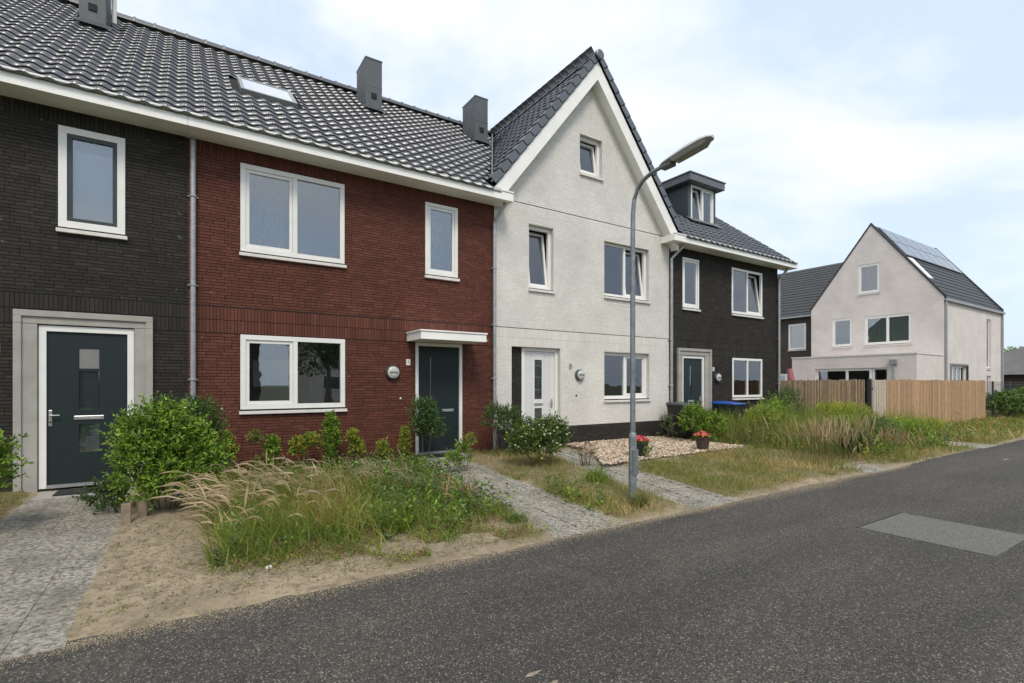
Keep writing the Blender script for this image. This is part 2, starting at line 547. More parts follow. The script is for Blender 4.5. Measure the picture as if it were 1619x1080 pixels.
def window(parent, x0, x1, z0, z1, y=0.02, lights=((0, 1, 'fixed'),), fw=0.075, sill=True, mat=None, sash_mat=None, mp=ident,
           curtain=None, room=True, sill_mat=None, label=None, depth=1.6, fd=0.07, sillw=0.03):
    mat = mat or WHITE; sash_mat = sash_mat or mat; sill_mat = sill_mat or SILL
    c = mp(((x0 + x1) / 2, y, z0))
    m = M(mp)
    frame_ring(m, x0, x1, z0, z1, fw, y, y + fd)
    xs = [x0 + fw + (x1 - x0 - 2 * fw) * l[0] for l in lights] + [x1 - fw]
    for xm in xs[1:-1]:
        m.box(xm - fw * 0.45, xm + fw * 0.45, y + 0.002, y + fd - 0.002, z0 + fw, z1 - fw)
    wo = m.build('window', mat, parent, c, bevel=0.004)
    if label: wo['label'] = label
    for i, l in enumerate(lights):
        a = xs[i] + (fw * 0.45 if i else 0); b = xs[i + 1] - (fw * 0.45 if i < len(lights) - 1 else 0)
        za, zb = z0 + fw, z1 - fw
        k = l[2]
        if k == 'fixed':
            g = M(mp); g.box(a - .01, b + .01, y + fd * .55, y + fd * .55 + .012, za - .01, zb + .01)
            g.build('pane', GLASS, wo)
        else:
            s = 0.055
            ang = R(7) if k == 'tilt' else 0.0
            yy = y + 0.022
            def rot(p, za=za, yy=yy, ang=ang):
                dy, dz = p[1] - yy, p[2] - za
                return mp((p[0], yy + dy * math.cos(ang) + dz * math.sin(ang), za + dz * math.cos(ang) - dy * math.sin(ang)))
            g = M(rot); frame_ring(g, a + .003, b - .003, za + .003, zb - .003, s, yy, yy + .05)
            g.build('sash', sash_mat, wo, bevel=0.003)
            g = M(rot); g.box(a + s, b - s, yy + .025, yy + .035, za + s, zb - s)
            g.build('pane', GLASS, wo)
    if sill:
        g = M(mp); g.box(x0 - .02, x1 + .03, -.055, y + .06, z0 - .085, z0 - .030)
        g.build('sill', sill_mat, wo, bevel=0.004)
        g = M(mp); g.box(x0 + .002, x1 - .002, -.003, y + .05, z0 - .0295, z0 - .0005); g.build('sill_gap_shade', BLACK, wo)  # black strip painted in as the dark gap between frame and sill
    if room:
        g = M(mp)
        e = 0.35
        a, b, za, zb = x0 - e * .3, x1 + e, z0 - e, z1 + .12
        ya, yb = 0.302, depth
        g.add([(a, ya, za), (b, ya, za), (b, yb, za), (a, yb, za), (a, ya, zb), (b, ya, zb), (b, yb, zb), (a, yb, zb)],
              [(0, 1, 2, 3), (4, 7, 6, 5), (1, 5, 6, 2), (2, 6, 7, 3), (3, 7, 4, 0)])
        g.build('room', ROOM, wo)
    if curtain:
        for (f0, f1, zt, zbm, cm, cy, fold) in curtain:
            a = x0 + (x1 - x0) * f0; b = x0 + (x1 - x0) * f1
            ta, tb = z0 + (z1 - z0) * zbm, z0 + (z1 - z0) * zt
            g = M(mp); n = max(2, int((b - a) / 0.02)) if fold else 1
            vs = []
            for q in range(n + 1):
                xx = a + (b - a) * q / n
                yy = y + cy + (fold * math.sin(q * 1.15) if fold else 0)
                vs += [(xx, yy, ta), (xx, yy, tb)]
            g.add(vs, [(2 * q, 2 * q + 2, 2 * q + 3, 2 * q + 1) for q in range(n)])
            g.build('curtain' if fold else 'blind', cm, wo, smooth=bool(fold))
    return wo


# ------------------------------------------------------------------ roof tiles
TP, TG, TL_ = 0.27, 0.335, 0.372


def tile_geo():
    n = 9
    vs, fs = [], []
    for i in range(n + 1):
        x = (TP + 0.012) * i / n
        p = 0.020 * math.sin(2 * PI * x / TP + 0.6)
        vs += [(x, 0, p + 0.025), (x, TL_, p + 0.004), (x, 0.004, p + 0.017), (x, 0.06, p + 0.013)]
    for i in range(n):
        a, b = 4 * i, 4 * i + 4
        fs += [(a, b, b + 1, a + 1), (a, a + 2, b + 2, b), (a + 2, a + 3, b + 3, b + 2)]
    fs += [(0, 1, 3, 2), (4 * n, 4 * n + 2, 4 * n + 3, 4 * n + 1)]
    return vs, fs


TV, TF = tile_geo()
tile_me = bpy.data.meshes.new('roof_tile')
tile_me.from_pydata(TV, [], TF)
tile_me.materials.append(TILE)
tile_me.polygons.foreach_set('use_smooth', [(i % 3) == 0 and i < len(TF) - 2 for i in range(len(TF))])
tile_me.update()


def tiles(roof, origin, u, v, n, nu, nv, keep, n_single=0, seed=0):
    rg = random.Random(seed)
    origin, u, v, n = Vector(origin), Vector(u), Vector(v), Vector(n)
    pos = []
    for j in range(nv):
        for i in range(nu):
            p = origin + u * (i * TP) + v * (j * TG)
            c = p + u * TP / 2 + v * TG / 2
            if keep(c): pos.append(p)
    pos.sort(key=lambda p: (p - CAM).length)
    R3 = Matrix((u, v, n)).transposed()
    eul = R3.to_euler()
    for p in pos[:n_single]:
        o = bpy.data.objects.new('roof_tile', tile_me)
        link(o, roof, p + n * rg.uniform(-0.002, 0.003))
        o.rotation_euler = (eul.x, eul.y, eul.z + rg.uniform(-0.004, 0.004))
    rest = pos[n_single:]
    if rest:
        TVa = np.array(TV) @ np.array(R3).T
        K = len(TV)
        P = np.array([tuple(p + n * rg.uniform(-0.002, 0.003)) for p in rest])
        V = (P[:, None, :] + TVa[None]).reshape(-1, 3)
        Fa = np.array(TF)
        F = (np.arange(len(rest))[:, None, None] * K + Fa[None]).reshape(-1, 4)
        T = np.repeat(np.array([rg.random() for _ in rest]), len(TF))
        o = npmesh('tile_field', V, F, TILE, roof, kind='stuff', tint=T)
        sm = np.tile(np.array([(i % 3) == 0 and i < len(TF) - 2 for i in range(len(TF))]), len(rest))
        o.data.polygons.foreach_set('use_smooth', sm)


def ridge(roof, p0, p1, step=0.40, r=0.13):
    p0, p1 = Vector(p0), Vector(p1)
    d = (p1 - p0).normalized()
    n = int(math.ceil((p1 - p0).length / step - .05))
    me = bpy.data.meshes.new('ridge_tile')
    vs, fs = [], []
    seg = 8
    for (y, rr) in ((0, r * 1.0), (0.05, r * 1.05), (0.055, r * 0.9), (step + 0.03, r * 0.86)):
        for k in range(seg + 1):
            a = R(-10) + R(200) * k / seg
            vs.append((rr * math.cos(a), y, rr * math.sin(a) * 1.05))
    for i in range(3):
        for k in range(seg):
            a0 = i * (seg + 1) + k
            fs.append((a0, a0 + seg + 1, a0 + seg + 2, a0 + 1))
    fs.append(tuple(range(seg + 1)))
    me.from_pydata(vs, [], fs)
    me.materials.append(TILE)
    u = Vector((d.y, -d.x, 0))
    e = Matrix((u, d, Vector((0, 0, 1)))).transposed().to_euler()
    for i in range(n):
        o = bpy.data.objects.new('ridge_tile', me)
        link(o, roof, p0 + d * (i * step))
        o.rotation_euler = e


# ------------------------------------------------------------------ the row of houses
EAVE_Y, EAVE_Z = -0.5, 5.92
RID_Y, RID_Z = 5.0, 10.2
pm = math.atan2(RID_Z - EAVE_Z, RID_Y - EAVE_Y)
tm = math.tan(pm)
GX, GZ, GS = 8.98, 10.15, 1.25          # the white gable: apex and slope
pw = math.atan(GS)


def z_main(y): return EAVE_Z + tm * (y - EAVE_Y)
def z_gab(x): return GZ - GS * abs(x - GX)


MU, MV, MN = (1, 0, 0), (0, math.cos(pm), math.sin(pm)), (0, -math.sin(pm), math.cos(pm))
SOLD = ((2.475, 2.70), (2.70, 2.925), (5.49, 5.71))


def downpipe(house, x, ybr=(1.67, 3.24, 4.72), z1=5.66, bend=None):
    p = M()
    pts = [(x, -0.075, 0.05), (x, -0.075, z1 if not bend else bend[0])]
    if bend: pts += [(x, -0.075, bend[0] + .05), (bend[1], -0.30, 5.66), (bend[1], -0.30, 5.72)]
    p.tube(pts, 0.043, 12)
    o = p.build('downpipe', ZINC, house, smooth=True)
    for z in ybr:
        b = M(); b.lathe([(0.048, -0.02), (0.056, -0.012), (0.056, 0.012), (0.048, 0.02)], (x, -0.075, z), 'z', 12)
        b.box(x - 0.075, x + 0.075, -0.04, -0.005, z - 0.008, z + 0.008)
        b.build('pipe_bracket', ZINC, o)
    return o


def fascia(house, x0, x1):
    f = M()
    f.box(x0, x1, -0.5, -0.47, 5.70, 5.885)
    f.box(x0, x0 + 0.02, -0.47, -0.003, 5.70, 5.885)
    f.box(x1 - 0.02, x1, -0.47, -0.003, 5.70, 5.885)
    f.box(x0 - 0.004, x1 + 0.004, -0.518, -0.44, 5.885, 5.912)
    o = f.build('fascia', FASCIA, house)
    s = M(); s.box(x0 + .02, x1 - .02, -0.47, -0.004, 5.712, 5.73)
    s.build('soffit', FASCIA, house)
    return o


def chimney(house, x0, x1, y0=3.35, y1=4.17, ztop=10.28, flue=False, label=None):
    zf, zb = z_main(y0), z_main(y1)
    m = M()
    m.add([(x0, y0, zf - .3), (x1, y0, zf - .3), (x1, y1, zf - .3), (x0, y1, zf - .3), (x0, y0, ztop), (x1, y0, ztop), (x1, y1, ztop), (x0, y1, ztop)],
          [(0, 3, 2, 1), (4, 5, 6, 7), (0, 1, 5, 4), (1, 2, 6, 5), (2, 3, 7, 6), (3, 0, 4, 7)])
    o = m.build('chimney', CLAD, house, (x0, y0, zf), bevel=0.006)
    c = M(); c.box(x0 - .012, x1 + .012, y0 - .012, y1 + .012, ztop, ztop + .03); c.build('chimney_cap', LEAD, o)
    s = M(); s.box(x0 - .006, x1 + .006, y0 - .006, y1 + .006, 9.56, 9.575); s.build('cladding_joint', LEAD, o)
    # clipped slate courses on the two flanks
    k = M()
    z = zf + 0.2
    while z < ztop - .05:
        for q in range(8):
            yy = y0 + .02 + q * (y1 - y0 - .04) / 8
            k.box(x0 - .007, x0 - .001, yy + .004, yy + (y1 - y0 - .04) / 8 - .004, z, z + .085)
            k.box(x1 + .001, x1 + .007, yy + .004, yy + (y1 - y0 - .04) / 8 - .004, z, z + .085)
        z += .10
    so = k.build('slates', LEAD, o); so['kind'] = 'stuff'
    xm = (x0 + x1) / 2
    v = M(); v.box(xm - .07, xm + .07, y0 - .02, y0 + .02, 9.24, 9.38); v.build('vent_opening', BLACK, o)
    f = M(); f.add([(x0 - .1, y0 - .12, z_main(y0 - .12) + .075), (x1 + .1, y0 - .12, z_main(y0 - .12) + .075), (x1 + .1, y0, zf + .11), (x0 - .1, y0, zf + .11)], [(0, 1, 2, 3)])
    f.build('flashing', simple('dark_lead', (.05, .052, .055), .6) if 'dark_lead' not in bpy.data.materials else bpy.data.materials['dark_lead'], o)
    if flue:
        t = M(); t.tube([(x1 + .10, y0 + .35, 9.3), (x1 + .10, y0 + .35, 10.5)], .045, 12)
        t.lathe([(.06, 0), (.10, .03), (.10, .10), (.02, .16)], (x1 + .10, y0 + .35, 10.5), 'z', 14)
        t.build('flue_pipe', WHITE, o, smooth=True)
    return o


def wall_lamp(house, x, z, y=0.0):
    b = M(); b.lathe([(.145, -0.0), (.15, .02), (.15, .05), (.125, .085)], (x, y, z), 'y', 26)
    o = b.build('wall_lamp', LAMPD, house, (x, y, z), smooth=True)
    g = M(); g.lathe([(.122, .05), (.122, .088), (.10, .105), (.05, .115)], (x, y, z), 'y', 26)
    g.build('lamp_glass', LAMPG, o, smooth=True)
    t = M()
    for i in range(9):
        xx = x - .085 + i * .019
        t.box(xx, xx + .013, y - .119, y - .108, z - .012 - (.006 if i % 3 else 0), z + .014 + (.006 if i % 2 else 0))
    t.build('lamp_lettering', LAMPD, o)


SEG = {'0': 'abcdef', '1': 'bc', '3': 'abcdg', '5': 'acdfg', '7': 'abc', '9': 'abcdfg'}


def plate(house, x, z, txt, mat, wd=.09, ht=.13, y=0.0):
    b = M(); b.box(x - wd / 2, x + wd / 2, y - .02, y - .002, z - ht / 2, z + ht / 2)
    o = b.build('number_plate', mat, house, (x, y, z), bevel=0.004)
    m = M()
    dw, dh, t = .026, .058, .0075
    for k, ch in enumerate(txt):
        cx = x + (k - (len(txt) - 1) / 2) * (dw + .014)
        l, r_, tp, bt, md = cx - dw / 2, cx + dw / 2, z + dh / 2, z - dh / 2, z
        S = {'a': (l, r_, tp - t, tp), 'g': (l, r_, md - t / 2, md + t / 2), 'd': (l, r_, bt, bt + t), 'f': (l, l + t, md, tp), 'b': (r_ - t, r_, md, tp), 'e': (l, l + t, bt, md), 'c': (r_ - t, r_, bt, md)}
        for i, s in enumerate(SEG[ch]):
            q = S[s]; m.box(q[0], q[1], y - .0225 - i * .0002, y - .019, q[2], q[3])
    m.build('numeral', INK, o)


# ---- house one: dark brick, at the left edge of the frame
hA = empty('row_house', (-2.9, 0, 0), 'charcoal brick terraced house with a concrete-framed front door, at the left end of the row', 'house')
opA = [(-1.564, -0.768, 3.95, 5.465), (-2.044, -0.41, -0.05, 2.675)]
opA_b = opA + [(-4.9, -3.4, 1.15, 2.46)]
xc = lambda v: (lambda z: v)
wA = backing('wall', MO_DARK, hA, xc(-5.87), xc(0.06), -0.1, 5.9, opA_b, 0.007, 0.30)
brickwork(wA, BK_DARK, xc(-5.87), xc(0.055), 0.0, 5.72, opA_b, SOLD, ((2.925, 2.945),), 300, 1)
dz = M(); dz.box(-5.87, 0.05, -0.0026, 0.0035, 2.927, 2.942); dz.build('movement_joint', BLACK, wA)
window(hA, -1.564, -0.768, 3.95, 5.465, -0.012, ((0, 1, 'sash'),), 0.10, sash_mat=ANTH2, curtain=((0.12, 0.88, 0.80, 0.02, BLIND, 0.13, 0), (0.1, .9, .97, .80, CURT2, .20, .01)))
window(hA, -4.9, -3.4, 1.15, 2.46, -0.012, ((0, .5, 'sash'), (.5, 1, 'fixed')), 0.08)
# door surround of cast concrete
s = M()
for a, b in ((-2.044, -1.79), (-0.65, -0.41)):
    s.box(a, b, -0.035, 0.10, -0.02, 2.475)
s.box(-2.044, -0.41, -0.035, 0.10, 2.480, 2.675)
so = s.build('door_surround', CONC, hA, bevel=0.006)
s = M()
s.box(-2.044, -1.955, -0.065, -0.036, -0.02, 2.478)
s.box(-0.50, -0.41, -0.065, -0.036, -0.02, 2.478)
s.box(-2.044, -0.41, -0.065, -0.036, 2.585, 2.675)
s.box(-2.044, -1.955, -0.065, -0.036, 2.48, 2.585)
s.box(-0.50, -0.41, -0.065, -0.036, 2.48, 2.585)
s.build('surround_moulding', CONC, so, bevel=0.006)


def door(house, x0, x1, z0, z1, y, leaf_mat, frame_mat, glazing, letter, handle, fw=0.085, name='door', glass=GLASSD, thr=True):
    f = M()
    f.box(x0, x1, y, y + .09, z1 - fw, z1)
    f.box(x0, x0 + fw, y, y + .09, z0, z1 - fw)
    f.box(x1 - fw, x1, y, y + .09, z0, z1 - fw)
    o = f.build('door_frame', frame_mat, house, ((x0 + x1) / 2, y, z0), bevel=0.004)
    a, b, za, zb = x0 + fw + .004, x1 - fw - .004, z0 + .05, z1 - fw - .004
    leaf = backing(name, leaf_mat, house, xc(a), xc(b), za, zb, [tuple(g) for g in glazing], y + .035, y + .085)
    for g in glazing:
        q = M(); q.box(g[0] - .002, g[1] + .002, y + .050, y + .058, g[2] - .002, g[3] + .002)
        q.build('pane', glass, leaf)
        bd = M(); bd.box(g[0] - .03, g[1] + .03, y + .10, y + .11, g[2] - .03, g[3] + .03); bd.build('pane_backing', CURT, leaf)  # pale sheet added behind each pane, its tone standing in for reflections
    if letter:
        q = M(); lx, lz, lw = letter
        q.box(lx - lw / 2, lx + lw / 2, y + .018, y + .035, lz - .032, lz + .032)
        l_ = q.build('letter_slot', CHROME, leaf, bevel=0.012)
        q = M(); q.box(lx - lw / 2 + .03, lx + lw / 2 - .03, y + .014, y + .0185, lz - .014, lz + .012); q.build('slot_flap', ZINC, l_)
    if handle:
        hx, hz, sg = handle
        q = M(); q.box(hx - .022, hx + .022, y + .022, y + .0352, hz - .13, hz + .11)
        h_ = q.build('door_handle', CHROME, leaf, bevel=0.008)
        q = M(); q.tube([(hx, y + .03, hz + .03), (hx, y - .02, hz + .03), (hx + sg * .11, y - .022, hz + .03)], .011, 8); q.build('lever', CHROME, h_, smooth=True)
        q = M(); q.lathe([(.013, 0), (.013, .012), (.004, .014)], (hx, y + .022, hz - .07), 'y', 10); q.build('key_cylinder', BLACK, h_)
    if thr:
        q = M(); q.box(x0 + fw, x1 - fw, y - .01, y + .088, z0, z0 + .045); q.build('threshold', ZINC, o)
    # dark hallway behind the leaf
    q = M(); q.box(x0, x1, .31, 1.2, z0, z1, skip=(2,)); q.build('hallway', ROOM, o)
    return leaf


door(hA, -1.781, -0.656, 0.05, 2.465, 0.0, ANTH, WHITE,
     [(-1.333, -1.087, 0.56, 0.985), (-1.333, -1.087, 1.19, 1.795), (-1.333, -1.087, 1.83, 2.14)], (-1.21, 1.085, .36), (-1.655, 1.10, 1))
q = M(); q.box(-1.328, -1.092, .044, .0465, 1.835, 2.137); q.build('pane_sticker', simple('grey_film', (.20, .195, .19), .7, .05), hA)
fascia(hA, -5.87, 0.058)
rA = M()
rA.add([(-5.87, EAVE_Y - .02, z_main(EAVE_Y - .02) - .06), (0.06, EAVE_Y - .02, z_main(EAVE_Y - .02) - .06), (0.06, RID_Y, RID_Z - .06), (-5.87, RID_Y, RID_Z - .06),
        (0.06, 10.5, EAVE_Z - .06), (-5.87, 10.5, EAVE_Z - .06)], [(0, 1, 2, 3), (3, 2, 4, 5)])
roA = rA.build('roof', UNDER, hA)
O0 = (-5.40, -0.545, z_main(-0.545) - .045)
tiles(roA, O0, MU, MV, MN, 20, 21, lambda c: not (-1.80 < c.x < -1.32 and 3.3 < c.y < 4.3), 300, 11)
ridge(roA, (-5.8, RID_Y, RID_Z), (0.05, RID_Y, RID_Z))
chimney(hA, -1.77, -1.34, flue=True)
downpipe(hA, 0.134)
plate(hA, -2.24, 2.09, '5', PLATE, .11, .17)
q = M(); q.lathe([(.03, 0), (.03, .012), (.012, .02)], (-2.22, 0, 1.31), 'y', 14); q.build('doorbell', PLATE, hA, smooth=True)
bk = M(); bk.box(-5.87, 0.05, 10.0, 10.3, -.1, 5.9); bk.build('rear_wall', MO_DARK, hA)

# ---- house two: red brick
hB = empty('row_house', (3.0, 0, 0), 'red-brown brick terraced house with white door canopy and a skylight in its roof', 'house')
opB = [(0.836, 2.625, 3.93, 5.475), (0.836, 2.635, 1.15, 2.465), (4.31, 5.08, 3.94, 5.475), (4.091, 5.195, -0.05, 2.475)]
wB = backing('wall', MO_RED, hB, xc(0.06), xc(6.02), -0.1, 5.9, opB, 0.007, 0.30)
brickwork(wB, BK_RED, xc(0.06), xc(6.015), 0.0, 5.72, opB, SOLD, ((2.925, 2.945),), 300, 2)
dz = M(); dz.box(0.07, 6.0, -0.0026, 0.0035, 2.927, 2.942); dz.build('movement_joint', BLACK, wB)
window(hB, 0.836, 2.625, 3.93, 5.475, -0.010, ((0, 1, 'sash'), (.50, 1, 'fixed')), 0.085, curtain=((0.05, 0.48, .97, 0.03, CURT2, .9, .02),))
window(hB, 0.836, 2.635, 1.15, 2.465, -0.010, ((0, 1, 'sash'), (.50, 1, 'fixed')), 0.085, curtain=((.16, .60, .70, .30, CURT, .9, 0), (.0, .10, .97, .02, CURT2, .25, .02)))
window(hB, 4.31, 5.08, 3.94, 5.475, -0.010, ((0, 1, 'sash'),), 0.07, curtain=((0.0, 1.0, 1, 0.0, CURT2, .8, .015),))
door(hB, 4.091, 5.195, 0.10, 2.475, 0.0, ANTH, WHITE, [(4.44, 4.475, 1.30, 2.18)], (4.86, 1.02, .27), None, 0.07)
fascia(hB, 0.062, 6.23)
cn = M()
cn.box(3.90, 5.38, -0.75, 0.02, 2.485, 2.64)
cn.box(3.88, 5.40, -0.77, 0.02, 2.642, 2.672)
co = cn.build('door_canopy', FASCIA, hB, bevel=0.004)
q = M(); q.box(5.381, 5.42, -.755, -.72, 2.50, 2.54); q.build('canopy_spout', ZINC, co)
roB_ = M()
roB_.add([(0.06, EAVE_Y - .02, z_main(EAVE_Y - .02) - .06), (5.9, EAVE_Y - .02, z_main(EAVE_Y - .02) - .06), (GX, RID_Y, RID_Z - .06), (0.06, RID_Y, RID_Z - .06)], [(0, 1, 2, 3)])
roB_.add([(0.06, RID_Y, RID_Z - .06), (6.0, RID_Y, RID_Z - .06), (6.0, 10.5, EAVE_Z - .06), (0.06, 10.5, EAVE_Z - .06)], [(0, 1, 2, 3)])
roB = roB_.build('roof', UNDER, hB)


def keepB(c):
    if 4.02 < c.x < 4.53 and 3.3 < c.y < 4.3: return False
    if 7.33 < c.x < 7.82 and 3.3 < c.y < 4.3: return False
    if 0.90 < c.x < 2.08 and 1.55 < c.y < 2.5: return False
    return c.z > z_gab(c.x) - 0.02 or c.x < 5.8


tiles(roB, (0.0, O0[1], O0[2]), MU, MV, MN, 34, 21, keepB, 300, 12)
ridge(roB, (0.05, RID_Y, RID_Z), (8.9, RID_Y, RID_Z))
chimney(hB, 4.055, 4.50)
chimney(hB, 7.37, 7.81)
downpipe(hB, 5.985, (1.72, 2.95, 4.25), bend=(5.25, 6.12))
wall_lamp(hB, 3.583, 1.833)
plate(hB, 3.924, 2.05, '7', PLATE)
q = M(); q.lathe([(.022, 0), (.022, .012), (.01, .02)], (3.76, 0, 1.30), 'y', 12); q.build('doorbell', PLATE, hB)
bk = M(); bk.box(0.07, 6.0, 10.0, 10.3, -.1, 5.9); bk.build('rear_wall', MO_RED, hB)
# skylight, set in the slope
sk0, sk1, sy0, sy1 = 0.98, 2.06, 1.62, 2.56


def slope(x, y, h): return (x + MN[0] * h, y + MN[1] * h, z_main(y) + MN[2] * h)


def slab(m, x0, x1, ya, yb, h0, h1):
    P = [slope(x, y, h) for h in (h0, h1) for (x, y) in ((x0, ya), (x1, ya), (x1, yb), (x0, yb))]
    m.add(P, [(0, 3, 2, 1), (4, 5, 6, 7), (0, 1, 5, 4), (1, 2, 6, 5), (2, 3, 7, 6), (3, 0, 4, 7)])


q = M()
slab(q, sk0, sk1, sy0, sy0 + .06, -.05, .055); slab(q, sk0, sk1, sy1 - .07, sy1, -.05, .055)
slab(q, sk0, sk0 + .07, sy0 + .06, sy1 - .07, -.05, .055); slab(q, sk1 - .07, sk1, sy0 + .06, sy1 - .07, -.05, .055)
sko = q.build('skylight', simple('skylight_frame', (.30, .31, .31), .4, .1, 5, metal=.3, bmp=0), roB)
q = M(); slab(q, sk0 + .07, sk1 - .07, sy0 + .06, sy1 - .07, .035, .045)
skg, SN, SL, sb = new_mat('skylight_glass'); sb.inputs['IOR'].default_value = 2.0; sb.inputs['Base Color'].default_value = (.50, .53, .54, 1); sb.inputs['Roughness'].default_value = .03
sb.inputs['Coat Weight'].default_value = 1; sb.inputs['Specular IOR Level'].default_value = 1
q.build('pane', skg, sko)
# lead valley gutter between the red house roof and the white gable
q = M()
va, vb = Vector((5.72, -0.42, 0)), Vector((8.93, 4.95, 0))
va.z = z_main(va.y) + .07; vb.z = z_main(vb.y) + .07
for i in range(12):
    p, r_ = va.lerp(vb, i / 12), va.lerp(vb, (i + 1) / 12)
    q.add([tuple(p + Vector((-.03, .0, .0))), tuple(p + Vector((.01, -.01, .03))), tuple(r_ + Vector((.01, -.01, .03))), tuple(r_ + Vector((-.03, 0, 0)))], [(0, 1, 2, 3)])
q.build('valley_gutter', LEAD, roB)

# ---- house three: white painted brick gable
hC = empty('row_house', (9.0, 0, 0), 'white brick terraced house with tall pointed gable behind the street lamp', 'house')
opC = [(6.995, 7.746, 3.93, 5.475), (9.47, 11.20, 3.98, 5.46), (9.47, 11.22, 1.19, 2.46), (8.614, 9.389, 7.10, 8.10), (6.503, 7.968, -0.1, 2.49)]
xl3 = lambda z: 6.02 if z < 6.0 else 6.02 + (z - 6.0) / 1.25
xr3 = lambda z: 12.07 if z < 6.0 else 12.07 - (z - 6.0) / 1.286
# apex of the wall at z = 9.75
xl3 = lambda z: 6.02 if z < 6.05 else max(6.02, GX - (9.75 - z) / 1.25)
xr3 = lambda z: 12.07 if z < 6.05 else min(12.07, GX + (9.75 - z) / 1.25)
wC = backing('wall', MO_WHITE, hC, xl3, xr3, -0.1, 9.74, opC, 0.004, 0.30, cuts=(6.05,))
SOLC = ((2.475, 2.70), (2.70, 2.925))
opC2 = opC
brickwork(wC, BK_WHITE, xl3, xr3, 0.545, 9.70, opC2, SOLC, ((2.925, 2.947), (5.93, 5.95)), 0, 3, depth=0.006, jit=0.0006)
brickwork(wC, BK_DARK, xc(6.02), xc(12.07), 0.0, 0.53, opC2, (), (), 0, 4, depth=0.02, y=-0.004)
q = M(); q.box(6.03, 12.06, -0.001, 0.008, 0.0, 0.532); q.build('plinth_mortar', MO_DARK, wC)
dz = M(); dz.box(6.03, 12.05, -0.0022, 0.002, 2.928, 2.941); dz.box(6.2, 11.9, -0.0022, 0.002, 5.933, 5.945); dz.build('movement_joint', MO_DARK, wC)
RC = 0.11
for (a, b, c_, d_, li, cu) in ((6.995, 7.746, 3.93, 5.475, ((0, 1, 'tilt'),), None),
                              (9.47, 11.20, 3.98, 5.46, ((0, 1, 'fixed'), (.5, 1, 'tilt')), ((0.04, .5, .97, .03, CURT, .5, .02), (.52, .66, .97, .03, CURT, .5, .03))),
                              (9.47, 11.22, 1.19, 2.46, ((0, 1, 'fixed'), (.5, 1, 'sash')), None),
                              (8.614, 9.389, 7.10, 8.10, ((0, 1, 'tilt'),), None)):
    window(hC, a, b, c_, d_, RC, li, 0.085, curtain=cu, sill_mat=SILL)
brickwork(wC, BK_DARK, xc(6.505), xc(6.862), 0.0, 2.485, [], (), (), 0, 5, depth=0.02, y=0.12)
q = M(); q.box(6.503, 6.864, 0.13, 0.30, -.1, 2.49); q.build('dark_door_panel', MO_DARK, wC)
door(hC, 6.865, 7.968, 0.10, 2.49, RC, simple('white_door', (.70, .70, .69), .35, .03, 3, bmp=.03), WHITE,
     [(7.27, 7.50, 1.22, 2.20), (7.27, 7.50, .56, 1.0)], (7.385, 1.10, .26), (7.80, 1.12, -1), 0.085, glass=GLASS)
q = M()
for i in range(9):
    xx = 7.0 + i * .035
    if xx < 7.24 or xx > 7.53: q.box(xx, xx + .006, RC + .031, RC + .036, .2, 2.36)
for i in range(7):
    xx = 7.545 + i * .035
    q.box(xx, xx + .006, RC + .031, RC + .036, .2, 2.36)
q.build('door_grooves', MO_WHITE, hC)
# barge boards
XL, XR = 5.80, 12.16
for sgn, nm in ((-1, XL), (1, XR)):
    bx = nm
    zt = 9.93 - 1.25 * abs(bx - GX)
    q = M()
    q.prism([(GX, 9.93), (GX, 9.47), (bx, zt - .46), (bx, zt)] if sgn > 0 else [(bx, zt), (bx, zt - .46), (GX, 9.47), (GX, 9.93)], -.28, -.25)
    if sgn < 0: q = M().prism([(bx, zt), (bx + .02, zt - .12), (bx + .37, zt), (bx + .37 + 0.0, zt + 0.0), (GX, 9.47), (GX, 9.93)], -.28, -.25)
    b_ = q.build('bargeboard', FASCIA, hC)
    q = M()
    x2 = bx if sgn > 0 else bx + .3
    z2 = 9.50 - 1.25 * abs(x2 - GX)
    q.prism([(GX, 9.50), (x2, z2), (x2, z2 + .03), (GX, 9.53)], -.25, 0.0)
    q.build('verge_soffit', FASCIA, b_)
cW, sW = math.cos(pw), math.sin(pw)
q = M()
q.add([(GX, -.25, GZ - .06), (GX, 10.3, GZ - .06), (GX - 3.3, 10.3, GZ - .06 - 3.3 * GS), (GX - 3.3, -.25, GZ - .06 - 3.3 * GS), (GX + 3.3, 10.3, GZ - .06 - 3.3 * GS), (GX + 3.3, -.25, GZ - .06 - 3.3 * GS)],
      [(0, 1, 2, 3), (0, 5, 4, 1)])
roC = q.build('roof', UNDER, hC)
ub = 5.2
ox = GX - 3.20
tiles(roC, (ox, ub - .27 + .27 * 1, z_gab(ox) - .045), (0, -1, 0), (cW, 0, sW), (-sW, 0, cW), 20, 16,
      lambda c: c.y > -.2 and (c.z > z_main(c.y) - .06 or c.y < -.45), 0, 13)
ox2 = GX + 3.20
tiles(roC, (ox2, -.20, z_gab(ox2) - .045), (0, 1, 0), (-cW, 0, sW), (sW, 0, cW), 20, 16,
      lambda c: (c.z > z_main(c.y) - .06), 0, 14)
for sg in (-1, 1):
    for j in range(15):
        s0 = 0.02 + j * TG
        x_ = GX + sg * (3.20 - cW * s0)
        zz = z_gab(GX + 3.2) + sW * s0
        q = M()
        dx, dzz = -sg * cW, sW
        nx, nz = sg * sW, cW
        L1 = TG + .03
        def P(a, y, hgt): return (x_ + dx * a + nx * hgt, y, zz + dzz * a + nz * hgt)
        q.add([P(0, -.33, .075), P(L1, -.33, .045), P(L1, -.10, .045), P(0, -.10, .075), P(0, -.33, -.10), P(L1, -.33, -.12), P(0, -.10, .0), P(L1, -.10, .0)],
              [(0, 1, 2, 3), (0, 4, 5, 1), (0, 3, 6, 4), (1, 5, 7, 2)])
        o = q.build('verge_tile', TILE, roC, P(0, -.2, 0))
